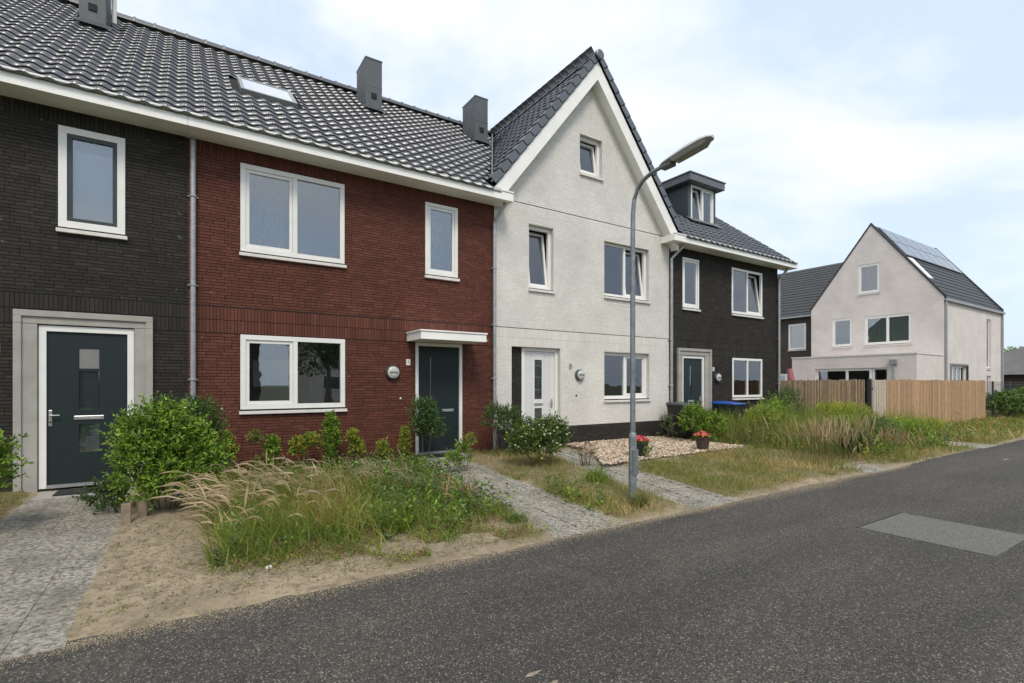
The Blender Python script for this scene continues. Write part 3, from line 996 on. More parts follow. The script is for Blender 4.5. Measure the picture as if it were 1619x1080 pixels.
ridge(roC, (GX, -.34, GZ - .07), (GX, 5.0, GZ - .07), r=.12)
q = M(); q.lathe([(.13, 0), (.13, .03), (.10, .045)], (GX, -.345, GZ - .08), 'y', 18); q.build('ridge_end_disc', TILE, roC)
wall_lamp(hC, *[8.585, 1.83])
plate(hC, 8.29, 2.06, '9', PLATEG)
q = M(); q.lathe([(.025, 0), (.025, .012), (.01, .02)], (8.49, 0, 1.30), 'y', 12); q.build('doorbell', INK, hC)
downpipe(hC, 12.09, (1.55, 2.9), bend=(5.25, 12.35))

# ---- house four: dark brick with dormer
hD = empty('row_house', (15.0, 0, 0), 'charcoal brick terraced house with box dormer, right of the white gable house', 'house')
opD = [(12.677, 13.46, 3.93, 5.45), (15.16, 16.93, 3.94, 5.45), (15.19, 16.93, 1.15, 2.46), (12.415, 14.03, -.1, 2.685)]
wD = backing('wall', MO_DARK, hD, xc(12.07), xc(17.92), -0.1, 5.9, opD, 0.007, 0.30)
brickwork(wD, BK_DARK, xc(12.075), xc(17.915), 0.0, 5.72, opD, SOLD, ((2.925, 2.945),), 0, 6)
dz = M(); dz.box(12.08, 17.9, -0.0026, 0.0035, 2.927, 2.942); dz.build('movement_joint', BLACK, wD)
window(hD, 12.677, 13.46, 3.93, 5.45, -.01, ((0, 1, 'sash'),), .07, curtain=((0, 1, 1, 0, CURT, .6, .02),))
window(hD, 15.16, 16.93, 3.94, 5.45, -.01, ((0, 1, 'fixed'), (.5, 1, 'tilt')), .075, curtain=((0.05, .5, .97, .0, CURT, .6, .02),))
window(hD, 15.19, 16.93, 1.15, 2.46, -.01, ((0, 1, 'fixed'), (.5, 1, 'fixed')), .075, curtain=((.03, .97, .97, .0, CURT2, .25, .02),))
s = M()
for a, b in ((12.415, 12.64), (13.72, 14.03)): s.box(a, b, -.035, .10, -.02, 2.47)
s.box(12.415, 14.03, -.035, .10, 2.475, 2.685)
so = s.build('door_surround', CONC, hD, bevel=.006)
s = M()
s.box(12.415, 12.50, -.065, -.036, -.02, 2.473); s.box(13.94, 14.03, -.065, -.036, -.02, 2.473)
s.box(12.415, 14.03, -.065, -.036, 2.60, 2.685); s.box(12.415, 12.50, -.065, -.036, 2.474, 2.60); s.box(13.94, 14.03, -.065, -.036, 2.474, 2.60)
s.build('surround_moulding', CONC, so, bevel=.006)
door(hD, 12.645, 13.715, .08, 2.465, 0.0, ANTH, WHITE, [(13.06, 13.16, 1.25, 2.15)], (13.13, 1.07, .28), (13.55, 1.10, -1), .08)
fascia(hD, 11.70, 18.33)
q = M()
q.add([(12.2, EAVE_Y - .02, z_main(EAVE_Y - .02) - .06), (18.28, EAVE_Y - .02, z_main(EAVE_Y - .02) - .06), (18.28, RID_Y, RID_Z - .06), (GX, RID_Y, RID_Z - .06)], [(0, 1, 2, 3)])
q.add([(12.0, RID_Y, RID_Z - .06), (18.28, RID_Y, RID_Z - .06), (18.28, 10.5, EAVE_Z - .06), (12.0, 10.5, EAVE_Z - .06)], [(0, 1, 2, 3)])
roD = q.build('roof', UNDER, hD)
tiles(roD, (GX, O0[1], O0[2]), MU, MV, MN, 34, 21, lambda c: (c.z > z_gab(c.x) - .02 or c.x > 12.2) and not (14.5 < c.x < 16.1 and 1.25 < c.y < 3.0), 0, 15)
ridge(roD, (9.1, RID_Y, RID_Z), (18.2, RID_Y, RID_Z))
g = M(); g.prism([(0.3, 5.7), (9.7, 5.7), (RID_Y, RID_Z - .25)], 0, .3)
g.v = [(17.62 + p[1], p[0], p[2]) for p in g.v]
g.build('gable_wall', MO_DARK, hD)
q = M(); q.box(17.62, 17.92, .301, 10, -.1, 5.7); q.build('end_wall', MO_DARK, hD)
# dormer
DX0, DX1, DY = 14.55, 16.08, 1.25
q = M()
zt = 8.52
q.add([(DX0, DY, z_main(DY) - .1), (DX0, DY, zt), (DX0, 3.1, zt), (DX0 + .05, DY, z_main(DY) - .1), (DX0 + .05, DY, zt), (DX0 + .05, 3.1, zt)], [(0, 1, 2), (3, 5, 4), (0, 3, 4, 1)])
dm = q.build('dormer', CLADD, hD, (DX0, DY, 7.2))
q = M()
q.add([(DX1, DY, z_main(DY) - .1), (DX1, DY, zt), (DX1, 3.1, zt), (DX1 - .05, DY, z_main(DY) - .1), (DX1 - .05, DY, zt), (DX1 - .05, 3.1, zt)], [(0, 2, 1), (3, 4, 5), (0, 1, 4, 3)])
q.build('dormer_cheek', CLADD, dm)
q = M(); q.box(DX0 + .05, 14.70, DY, DY + .08, 7.15, zt); q.build('corner_post', CLADD, dm)
q = M(); q.box(15.95, DX1 - .05, DY, DY + .08, 7.15, zt); q.build('corner_post', CLADD, dm)
q = M(); q.box(DX0 - .22, DX1 + .18, DY - .26, 3.3, zt, zt + .24); q.build('dormer_roof', simple('dormer_trim', (.12, .125, .135), .45, .08, 4, bmp=.03), dm, bevel=.01)
q = M(); q.box(DX0 - .25, DX1 + .21, DY - .29, 3.33, zt + .2405, zt + .275); q.build('roof_trim', LEAD, dm)
wd_ = window(hD, 14.70, 15.95, 7.22, 8.50, DY - .01, ((0, 1, 'tilt'), (.5, 1, 'sash')), .07, sill=False, room=False, curtain=((.45, .97, .97, .02, CURT, .35, .03),))
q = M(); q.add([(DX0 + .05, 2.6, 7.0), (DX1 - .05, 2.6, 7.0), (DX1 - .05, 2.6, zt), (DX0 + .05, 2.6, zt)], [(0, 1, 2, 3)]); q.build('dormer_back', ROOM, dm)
q = M(); slab(q, DX0 - .1, DX1 + .1, DY - .22, DY + .02, .055, .065); q.build('dormer_flashing', LEAD, dm)
wall_lamp(hD, 14.36, 1.80)
plate(hD, 14.17, 2.07, '3', PLATE)
downpipe(hD, 17.87, (1.6, 3.2), bend=(5.3, 18.0))

# ------------------------------------------------------------------ the houses further on
PINK = brick_mat('brick_pink', [(0.50, 0.455, 0.415), (0.55, 0.50, 0.455), (0.47, 0.43, 0.39)], 0, .85)


def far_brick(name, ca, cb, mo):
    m, N, L, b = new_mat(name)
    tc = N.new('ShaderNodeNewGeometry')
    sp = N.new('ShaderNodeSeparateXYZ'); L.new(tc.outputs['Position'], sp.inputs[0])
    ad = N.new('ShaderNodeMath'); ad.operation = 'ADD'; L.new(sp.outputs['X'], ad.inputs[0]); L.new(sp.outputs['Y'], ad.inputs[1])
    cb_ = N.new('ShaderNodeCombineXYZ'); L.new(ad.outputs[0], cb_.inputs['X']); L.new(sp.outputs['Z'], cb_.inputs['Y'])
    br = N.new('ShaderNodeTexBrick'); L.new(cb_.outputs[0], br.inputs['Vector'])
    br.inputs['Scale'].default_value = 1
    br.inputs['Brick Width'].default_value = .224; br.inputs['Row Height'].default_value = .066; br.inputs['Mortar Size'].default_value = .006
    br.inputs['Color1'].default_value = (*ca, 1); br.inputs['Color2'].default_value = (*cb, 1); br.inputs['Mortar'].default_value = (*mo, 1)
    g = noise(N, L, 1.1, 5, .6)
    col = mixc(N, L, 1.0, br.outputs['Color'], ramp(N, L, g, .3, .7, (.9,) * 3, (1.08,) * 3), 'MULTIPLY')
    L.new(col, b.inputs['Base Color']); b.inputs['Roughness'].default_value = .85
    bp = bump(N, L, b, br.outputs['Fac'], .4, .006); bp.invert = True
    return m


PINKB = far_brick('pink_brick_wall', (.66, .60, .555), (.71, .65, .60), (.60, .55, .51))
BROWNB = far_brick('brown_brick_wall', (.045, .032, .030), (.07, .048, .044), (.05, .04, .036))
hP = empty('detached_house', (39, 3.4, 0), 'pale pink brick house with pointed gable, flat-roofed extension and solar panels beyond the fence', 'house')
# maps: local (u, d, z) -> world, for a wall that faces -X; u runs along -Y
def mapX(X): return lambda p: (X + p[1], -p[0], p[2])
PX = 34.0
PL, PR, PC = -6.78, 0.0, -3.4           # u = -Y
pe, pa = 6.45, 11.0
ps = (pa - pe) / 3.39
opP = [(-4.066, -2.948, 6.98, 8.70), (-5.513, -4.39, 3.90, 5.63), (-3.73, -1.41, 3.90, 5.57)]
fl = lambda z: PL if z < pe else PC - (pa - z) / ps
fr_ = lambda z: PR if z < pe else PC + (pa - z) / ps
wP = backing('wall', PINKB, hP, fl, fr_, -.1, pa - .01, opP, 0.0, .3, cuts=(pe,), mp=mapX(PX))
opS = [(PX + 1.02, PX + 3.7, -.1, 2.62), (41.06, 41.85, 2.55, 5.58), (41.06, 41.85, -.1, 2.1)]
wP2 = backing('side_wall', PINKB, hP, xc(PX + .301), xc(44.0), -.1, 6.15, opS, 0.0, .3)
for (a, b, c_, d_, li, cu) in ((-4.066, -2.948, 6.98, 8.70, ((0, 1, 'fixed'),), None), (-5.513, -4.39, 3.90, 5.63, ((0, 1, 'fixed'),), None),
                              (-3.73, -1.41, 3.90, 5.57, ((0, 1, 'fixed'), (.5, 1, 'fixed')), ((.04, .96, .97, .02, CURT3, .14, .05),))):
    window(hP, a, b, c_, d_, .03, li, .145, mp=mapX(PX), curtain=cu)
window(hP, PX + 1.05, PX + 3.7, 1.2, 2.62, .12, ((0, 1, 'fixed'), (.25, .5, 'fixed'), (.5, .75, 'fixed'), (.75, 1, 'fixed')), .10, room=True)
q = M(); q.box(PX + .92, PX + 1.02, -.03, .06, 0, 2.72); q.box(PX + 3.7, PX + 3.8, -.03, .06, 0, 2.72); q.box(PX + 1.02, PX + 3.7, -.03, .06, 2.62, 2.72); q.build('window_surround', simple('grey_stone', (.22, .21, .20), .8), hP)
window(hP, 41.06, 41.85, 2.55, 5.58, .08, ((0, 1, 'fixed'),), .10, mat=WHITE)
q = M(); q.box(41.10, 41.45, .05, .078, 3.2, 4.4); q.build('window_panel', ANTH2, hP)
window(hP, 41.06, 41.85, 0.2, 2.1, .08, ((0, 1, 'fixed'),), .10)
q = M(); q.box(PX + .02, 44.15, -.16, -.0, 6.05, 6.17); q.build('gutter', ZINC, hP)
q = M()
for xx in (PX + .12, 43.88): q.tube([(xx, -.08, 0), (xx, -.08, 6.1)], .055, 10)
q.build('downpipe', ZINC, hP, smooth=True)


def plain_rows(name, mat, roof, e0, e1, r0, r1, rows, lift=.035):
    """rows of flat tiles as overlapping strips between an eave line e0-e1 and a ridge line r0-r1"""
    e0, e1, r0, r1 = map(Vector, (e0, e1, r0, r1))
    n = (e1 - e0).cross(r0 - e0).normalized()
    if n.z < 0: n = -n
    m = M()
    for j in range(rows):
        a, b = j / rows, min(1, (j + 1.1) / rows)
        p0, p1, q0, q1 = e0.lerp(r0, a), e1.lerp(r1, a), e0.lerp(r0, b), e1.lerp(r1, b)
        m.add([tuple(p0 + n * lift), tuple(p1 + n * lift), tuple(q1 + n * .004), tuple(q0 + n * .004), tuple(p0), tuple(p1)], [(0, 1, 2, 3), (4, 5, 1, 0)])
    o = m.build(name, mat, roof); o['kind'] = 'stuff'
    return o


q = M()
q.add([(PX + .05, -.05, 6.1), (44.1, -.05, 6.1), (44.1, 3.4, pa - .06), (PX + .05, 3.4, pa - .06), (44.1, 6.85, 6.1), (PX + .05, 6.85, 6.1)], [(0, 1, 2, 3), (3, 2, 4, 5)])
roP = q.build('roof', UNDER, hP)
plain_rows('tile_rows', TILEM, roP, (PX + .06, -.12, 6.12), (44.1, -.12, 6.12), (PX + .06, 3.4, pa), (44.1, 3.4, pa), 17)
for xx, yA in ((PX - .03, 0), (43.98, 0)):
    q = M()
    for sg in (-1, 1):
        ya = 3.4 + sg * 3.47
        q.add([(xx, ya, 6.38), (xx, 3.4, pa + .11), (xx + .17, 3.4, pa + .11), (xx + .17, ya, 6.38), (xx, ya, 6.2), (xx, 3.4, pa - .04), (xx + .16, 3.4, pa - .04), (xx + .16, ya, 6.2)],
              [(0, 1, 2, 3), (0, 4, 5, 1), (3, 2, 6, 7)])
    q.build('verge_trim', TILEM, roP)
PV = simple('solar_cell', (.12, .13, .145), .12, .1, 3, bmp=0, spec=1.0)
PVF = simple('panel_frame', (.30, .31, .32), .4, .05, 3, metal=.6, bmp=0)
pn = math.atan2(pa - 6.12, 3.52)


def pslope(x, t, h):                      # t along the slope in metres from the eave line
    return (x, -.12 + math.cos(pn) * t - math.sin(pn) * h, 6.12 + math.sin(pn) * t + math.cos(pn) * h)


for rr in range(2):
    for i in range(6):
        x0 = PX + .45 + i * 1.52; t0 = 3.42 + rr * 1.20
        q = M()
        P = [pslope(x, t, h) for h in (.06, .11) for x, t in ((x0, t0), (x0 + 1.49, t0), (x0 + 1.49, t0 + 1.17), (x0, t0 + 1.17))]
        q.add(P, [(4, 5, 6, 7), (0, 1, 5, 4), (1, 2, 6, 5), (2, 3, 7, 6), (3, 0, 4, 7)])
        so = q.build('solar_panel', PVF, roP, P[0])
        q = M()
        P = [pslope(x, t, .113) for x, t in ((x0 + .05, t0 + .05), (x0 + 1.44, t0 + .05), (x0 + 1.44, t0 + 1.12), (x0 + .05, t0 + 1.12))]
        q.add(P, [(0, 1, 2, 3)])
        q.build('solar_cells', PV, so)
q = M(); P = [pslope(x, t, h) for h in (.0, .10) for x, t in ((PX + .30, 1.55), (PX + .95, 1.55), (PX + .95, 3.2), (PX + .30, 3.2))]
q.add(P, [(4, 5, 6, 7), (0, 1, 5, 4), (1, 2, 6, 5), (2, 3, 7, 6), (3, 0, 4, 7)])
q.build('skylight', WHITE, roP)
# flat-roofed extension
EX = 30.4
opE = [(-4.79, -1.20, -.1, 2.45)]
wE = backing('extension', PINKB, hP, xc(-6.1), xc(0.0), -.1, 3.1, opE, 0.0, .3, mp=mapX(EX))
q = M(); q.box(EX + .301, PX - .002, .001, .30, -.1, 3.1); q.box(EX + .301, PX - .002, 5.8, 6.098, -.1, 3.1); q.box(EX + .3, PX - .002, .31, 5.79, 2.85, 2.95); q.build('extension_flank', PINKB, hP)
q = M(); q.box(EX - .03, EX + .32, -.03, 6.13, 3.101, 3.17); q.box(EX + .321, PX - .003, -.03, .32, 3.101, 3.17); q.box(EX + .321, PX - .003, 5.79, 6.13, 3.101, 3.17); q.build('parapet_coping', SILL, hP)
window(hP, -4.79, -1.95, .3, 2.45, .08, ((0, 1, 'fixed'), (.58, 1, 'fixed')), .14, mp=mapX(EX), depth=3.2)
window(hP, -1.93, -1.20, .0, 2.45, .08, ((0, 1, 'sash'),), .09, sash_mat=ANTH2, mp=mapX(EX), sill=False)
q = M(); q.tube([(EX - .08, .95, 0), (EX - .08, .95, 2.6)], .05, 10); q.box(EX - .17, EX - .0, .80, 1.10, 2.6, 2.85); q.build('rain_hopper', ZINC, hP)
# dark brick wing behind
hN = empty('terraced_house', (38, 11, 0), 'brown brick house with long grey tiled roof, half hidden behind the pink house', 'house')
NX = 34.6
opN = [(-8.581, -7.41, 3.91, 5.64), (-10.2, -7.3, .9, 2.3)]
backing('wall', BROWNB, hN, xc(-15.5), xc(-6.9), -.1, 6.2, opN, 0, .3, mp=mapX(NX))
window(hN, -8.581, -7.41, 3.91, 5.64, .02, ((0, 1, 'fixed'),), .13, mp=mapX(NX), curtain=((0.0, 1, 1, 0, BLIND, .15, 0),))
window(hN, -10.2, -7.3, .9, 2.3, .02, ((0, 1, 'fixed'), (.5, 1, 'fixed')), .12, mp=mapX(NX))
q = M(); q.add([(NX - .2, 6.85, 6.1), (NX - .2, 15.6, 6.1), (39.8, 15.6, 10.3), (39.8, 6.85, 10.3), (45, 15.6, 6.1), (45, 6.85, 6.1)], [(0, 1, 2, 3), (3, 2, 4, 5)])
roN = q.build('roof', UNDER, hN)
plain_rows('tile_rows', TILEM, roN, (NX - .25, 6.86, 6.15), (NX - .25, 15.6, 6.15), (39.8, 6.86, 10.36), (39.8, 15.6, 10.36), 18)
q = M(); q.box(NX - .3, NX - .0, 6.86, 15.6, 6.03, 6.14); q.build('gutter', ZINC, hN)
q = M(); q.box(NX + .3, 44.5, 15.2, 15.5, -.1, 6.1); q.build('end_wall', BROWNB, hN)
# barn far right
hB2 = empty('barn', (66, 3, 0), 'low dark brick barn with grey roof at the far right, beyond the pink house', 'barn')
q = M(); q.box(60, 78, -4, 8, -.1, 2.6); q.build('wall', BROWNB, hB2)
q = M()
q.add([(59.4, -4.6, 2.4), (78.6, -4.6, 2.4), (76, 2, 5.0), (61, 2, 5.0), (59.4, 8.6, 2.4), (78.6, 8.6, 2.4)], [(0, 1, 2, 3), (3, 2, 5, 4), (0, 3, 4), (1, 5, 2)])
q.build('roof', simple('fibre_cement', (.17, .17, .165), .8, .15, 1.5), hB2)

# ------------------------------------------------------------------ ground
def mat_ground():
    m, N, L, b = new_mat('verge_soil')
    at = N.new('ShaderNodeAttribute'); at.attribute_name = 'grass'
    n_a = noise(N, L, 1.3, 8, .7); n_b = noise(N, L, 14, 6, .75); n_c = noise(N, L, 90, 3, .7)
    sand = mixc(N, L, ramp(N, L, n_a, .35, .65), (.27, .22, .15), (.44, .355, .24))
    n_d = noise(N, L, 4.5, 7, .7, dist=.5)
    sand = mixc(N, L, ramp(N, L, n_d, .50, .68), sand, (.175, .145, .095))
    sand = mixc(N, L, ramp(N, L, n_b, .50, .66), sand, (.19, .145, .085))
    sand = mixc(N, L, 1.0, sand, ramp(N, L, n_c, .3, .7, (.82,) * 3, (1.15,) * 3), 'MULTIPLY')
    turf = mixc(N, L, ramp(N, L, n_b, .4, .6), (.10, .095, .038), (.26, .205, .10))
    col = mixc(N, L, at.outputs['Fac'], sand, turf)
    L.new(col, b.inputs['Base Color']); b.inputs['Roughness'].default_value = .95; b.inputs['Specular IOR Level'].default_value = .2
    ad = N.new('ShaderNodeMath'); ad.operation = 'ADD'; L.new(n_b, ad.inputs[0]); L.new(n_c, ad.inputs[1])
    bump(N, L, b, ad.outputs[0], .7, .02)
    return m


def mat_asphalt():
    m, N, L, b = new_mat('asphalt')
    g = N.new('ShaderNodeNewGeometry')
    v = N.new('ShaderNodeTexVoronoi'); v.inputs['Scale'].default_value = 130; L.new(g.outputs['Position'], v.inputs['Vector'])
    sp = N.new('ShaderNodeSeparateColor'); L.new(v.outputs['Color'], sp.inputs[0])
    agg = ramp(N, L, sp.outputs[0], .1, 1.0, (.034, .032, .029), (.094, .088, .079))
    rare = ramp(N, L, sp.outputs[1], .90, .97)
    col = mixc(N, L, rare, agg, (.27, .25, .21))
    n_a = noise(N, L, .55, 6, .65); n_b = noise(N, L, 22, 5, .7)
    col = mixc(N, L, 1.0, col, ramp(N, L, n_a, .3, .7, (.84, .83, .82), (1.10, 1.08, 1.04)), 'MULTIPLY')
    col = mixc(N, L, 1.0, col, ramp(N, L, n_b, .3, .7, (.78,) * 3, (1.22,) * 3), 'MULTIPLY')
    mpn = N.new('ShaderNodeMapping'); mpn.inputs['Scale'].default_value = (.12, 1.0, 1.0); L.new(g.outputs['Position'], mpn.inputs['Vector'])
    lane = noise(N, L, 1.6, 5, .6, vec=mpn.outputs['Vector'])
    col = mixc(N, L, 1.0, col, ramp(N, L, lane, .35, .65, (.80, .80, .80), (1.14, 1.12, 1.08)), 'MULTIPLY')
    # faint sandy tyre-swept patches
    st = noise(N, L, .9, 7, .7, dist=.6)
    st2 = N.new('ShaderNodeMath'); st2.operation = 'MULTIPLY'; st2.inputs[1].default_value = .35
    L.new(ramp(N, L, st, .60, .78), st2.inputs[0])
    col = mixc(N, L, st2.outputs[0], col, (.20, .175, .13))
    L.new(col, b.inputs['Base Color']); b.inputs['Roughness'].default_value = .85; b.inputs['Specular IOR Level'].default_value = .35
    bump(N, L, b, v.outputs['Distance'], .8, .006)
    return m


def mat_paving():
    m, N, L, b = new_mat('gritty_paving')
    oi = N.new('ShaderNodeObjectInfo')
    n_a = noise(N, L, 1.7, 8, .7); n_b = noise(N, L, 26, 6, .75, dist=.4); n_c = noise(N, L, 110, 3, .7)
    col = mixc(N, L, ramp(N, L, n_b, .40, .58), (.15, .13, .095), (.60, .56, .47))
    col = mixc(N, L, ramp(N, L, n_a, .45, .75), col, (.17, .155, .115))
    col = mixc(N, L, 1.0, col, ramp(N, L, oi.outputs['Random'], 0, 1, (.9,) * 3, (1.08,) * 3), 'MULTIPLY')
    col = mixc(N, L, 1.0, col, ramp(N, L, n_c, .3, .7, (.8,) * 3, (1.15,) * 3), 'MULTIPLY')
    L.new(col, b.inputs['Base Color']); b.inputs['Roughness'].default_value = .95
    ad = N.new('ShaderNodeMath'); ad.operation = 'ADD'; L.new(n_b, ad.inputs[0]); L.new(n_c, ad.inputs[1])
    bump(N, L, b, ad.outputs[0], 1.0, .02)
    return m


SOIL, ASPH, PAVE = mat_ground(), mat_asphalt(), mat_paving()
q = M(); q.add([(-400, -400, -.06), (600, -400, -.06), (600, 400, -.06), (-400, 400, -.06)], [(0, 1, 2, 3)])
go = q.build('ground', simple('field_ground', (.075, .085, .035), .95, .3, .4, bmp=.3, bscale=5)); go['kind'] = 'structure'
q = M(); q.add([(-60, -12.6, .0), (160, -12.6, .0), (160, -5.80, .0), (-60, -5.80, .0)], [(0, 1, 2, 3)])
road = q.build('road', ASPH); road['kind'] = 'structure'


def patch_mat():
    m, N, L, b = new_mat('worn_patch')
    n_b = noise(N, L, 38, 6, .8, dist=.5); n_c = noise(N, L, 140, 3, .8)
    col = mixc(N, L, ramp(N, L, n_b, .35, .66), (.050, .048, .043), (.165, .158, .138))
    col = mixc(N, L, ramp(N, L, n_c, .55, .66), col, (.33, .33, .31))
    L.new(col, b.inputs['Base Color']); b.inputs['Roughness'].default_value = .9
    bump(N, L, b, n_b, .6, .006)
    return m


q = M(); q.box(6.30, 7.45, -8.53, -7.40, -.02, .004); rp = q.build('road_patch', patch_mat()); rp['kind'] = 'structure'
q = M(); q.box(6.285, 7.465, -7.399, -7.38, -.02, .005)
q.build('patch_joint', BLACK)['kind'] = 'structure'

CRACKS = [[(3.45, -8.37), (3.80, -8.44), (4.27, -8.56), (4.96, -8.72), (5.60, -8.86)], [(2.72, -8.55), (3.22, -8.58), (3.96, -8.70), (4.58, -8.785)]]
# polygons of the paths, in metres
PATH1 = [(-1.80, -5.96), (-0.60, -5.96), (-0.60, -0.04), (-1.80, -0.04)]
PATH2 = [(3.22, -5.90), (4.30, -5.90), (5.02, -0.35), (3.95, -0.35)]
PATH3 = [(5.42, -5.90), (6.42, -5.90), (7.95, -.3), (6.95, -.3)]
SLABS = [[(10.35, -5.95), (11.25, -5.95), (11.45, -5.2), (10.6, -5.2)], [(16.6, -5.9), (17.7, -5.9), (17.9, -4.8), (16.9, -4.8)]]


def inpoly(x, y, P):
    x, y = np.asarray(x), np.asarray(y)
    r = np.zeros(x.shape, bool)
    n = len(P)
    for i in range(n):
        x0, y0 = P[i]; x1, y1 = P[(i + 1) % n]
        c = ((y0 > y) != (y1 > y)) & (x < (x1 - x0) * (y - y0) / (y1 - y0 + 1e-12) + x0)
        r ^= c
    return r


def sdist(x, y, P):
    """distance to polygon edges, negative inside"""
    x, y = np.asarray(x, float), np.asarray(y, float)
    d = np.full(x.shape, 1e9)
    n = len(P)
    for i in range(n):
        ax, ay = P[i]; bx, by = P[(i + 1) % n]
        t = np.clip(((x - ax) * (bx - ax) + (y - ay) * (by - ay)) / ((bx - ax) ** 2 + (by - ay) ** 2), 0, 1)
        d = np.minimum(d, np.hypot(x - ax - t * (bx - ax), y - ay - t * (by - ay)))
    return np.where(inpoly(x, y, P), -d, d)


def sm(a, b, x): t = np.clip((x - a) / (b - a), 0, 1); return t * t * (3 - 2 * t)


GRAVEL = [(6.65, -2.95), (11.5, -2.80), (11.5, -.02), (8.0, -.02), (7.9, -1.2)]


def dens(x, y):
    """how much grass grows at (x, y), 0..1"""
    x, y = np.asarray(x, float), np.asarray(y, float)
    nz = vnoise(x, y, 1.1, 1) * .5 + vnoise(x, y, 3.3, 2) * .3 + vnoise(x, y, 9, 3) * .2
    d = np.zeros(x.shape)
    # tall patch in front of the red house
    edge = np.where(x < .35, 9, -5.35 + .0 * x)
    A = sm(.05, .45, x + .35 * (nz - .5)) * sm(-5.3, -4.55, y + .12 * (1.9 - x).clip(0, 2) + .7 * (nz - .5)) * (x < 4.6)
    d = np.maximum(d, A)
    B = sm(4.2, 4.6, x) * (x < 9.5) * sm(-5.85, -5.35, y + .5 * (nz - .5))
    d = np.maximum(d, B * (.35 + .65 * sm(.3, .6, nz)))
    C = sm(9, 9.5, x) * sm(-5.9, -5.6, y + .3 * (nz - .5))
    d = np.maximum(d, C * (.5 + .5 * sm(.3, .6, nz)))
    # scattered tufts on the sand
    T = sm(.50, .68, vnoise(x, y, 2.4, 6) * .7 + vnoise(x, y, 6, 7) * .3) * sm(-5.88, -5.6, y) * sm(.6, 1.5, x) * .8
    d = np.maximum(d, T)
    W = (x < -1.75) * sm(-5.9, -5.5, y)
    d = np.maximum(d, W * .8)
    for P, k in ((PATH1, .03), (PATH2, .12), (PATH3, .10), (SLABS[0], .05), (SLABS[1], .05)):
        sd = sdist(x, y, P) + .35 * (nz - .5)
        d = d * sm(-k, k * .8, sd)
    d = d * sm(-.05, .15, sdist(x, y, GRAVEL) + .15 * (nz - .5))
    return np.clip(d, 0, 1)


def ground_z(x, y):
    x, y = np.asarray(x, float), np.asarray(y, float)
    nz = vnoise(x, y, 1.5, 21) * .5 + vnoise(x, y, 5, 22) * .3 + vnoise(x, y, 14, 23) * .2
    z = .012 + .035 * (nz - .35) + .05 * sm(-5, -.5, y)
    edge = -5.93 + .05 * (vnoise(x, y * 0, 1.3, 31) - .5) + .05 * (vnoise(x, y * 0, 7, 32) - .5)
    z = np.where(y < edge + .30, z * sm(0, .30, y - edge) + .004 - .02 * (1 - sm(-.02, .06, y - edge)), z)
    for P in (PATH1, PATH2, PATH3, *SLABS):
        sd = sdist(x, y, P)
        z = np.where(sd < .12, np.minimum(z, .0 + .16 * np.clip(sd + .02, -.2, .2) + .012 * (nz)), z)
    return z


def grid(x0, x1, y0, y1, dx):
    nx, ny = int((x1 - x0) / dx) + 1, int((y1 - y0) / dx) + 1
    X, Y = np.meshgrid(np.linspace(x0, x1, nx), np.linspace(y0, y1, ny))
    X, Y = X.ravel(), Y.ravel()
    i = np.arange(nx * ny).reshape(ny, nx)
    F = np.stack([i[:-1, :-1], i[:-1, 1:], i[1:, 1:], i[1:, :-1]], -1).reshape(-1, 4)
    return X, Y, F


for nm, (x0, x1, dx) in (('verge', (-6.0, 13.0, .05)), ('verge', (13.0, 60.0, .2))):
    X, Y, F = grid(x0, x1, -6.15, .0, dx)
    Z = ground_z(X, Y)
    if x0 > 5: Z[X <= 13.0] = ground_z(X[X <= 13.0], Y[X <= 13.0])
    o = npmesh(nm, np.stack([X, Y, Z], 1), F, SOIL, smooth=True, kind='structure')
    a = o.data.attributes.new('grass', 'FLOAT', 'POINT'); a.data.foreach_set('value', np.clip(dens(X, Y) * 1.3, 0, 1).astype(np.float32))
X, Y, F = grid(18.0, 60, 0.0, 16, 1.0)
npmesh('garden_ground', np.stack([X, Y, X * 0 + .01], 1), F, simple('garden_soil', (.14, .12, .08), .95), kind='structure')
q = M(); q.add([(-60, -40, -.01), (160, -40, -.01), (160, -12.6, -.01), (-60, -12.6, -.01)], [(0, 1, 2, 3)])
q.build('opposite_verge', simple('opposite_turf', (.08, .10, .035), .95, .4, 1.2))['kind'] = 'structure'


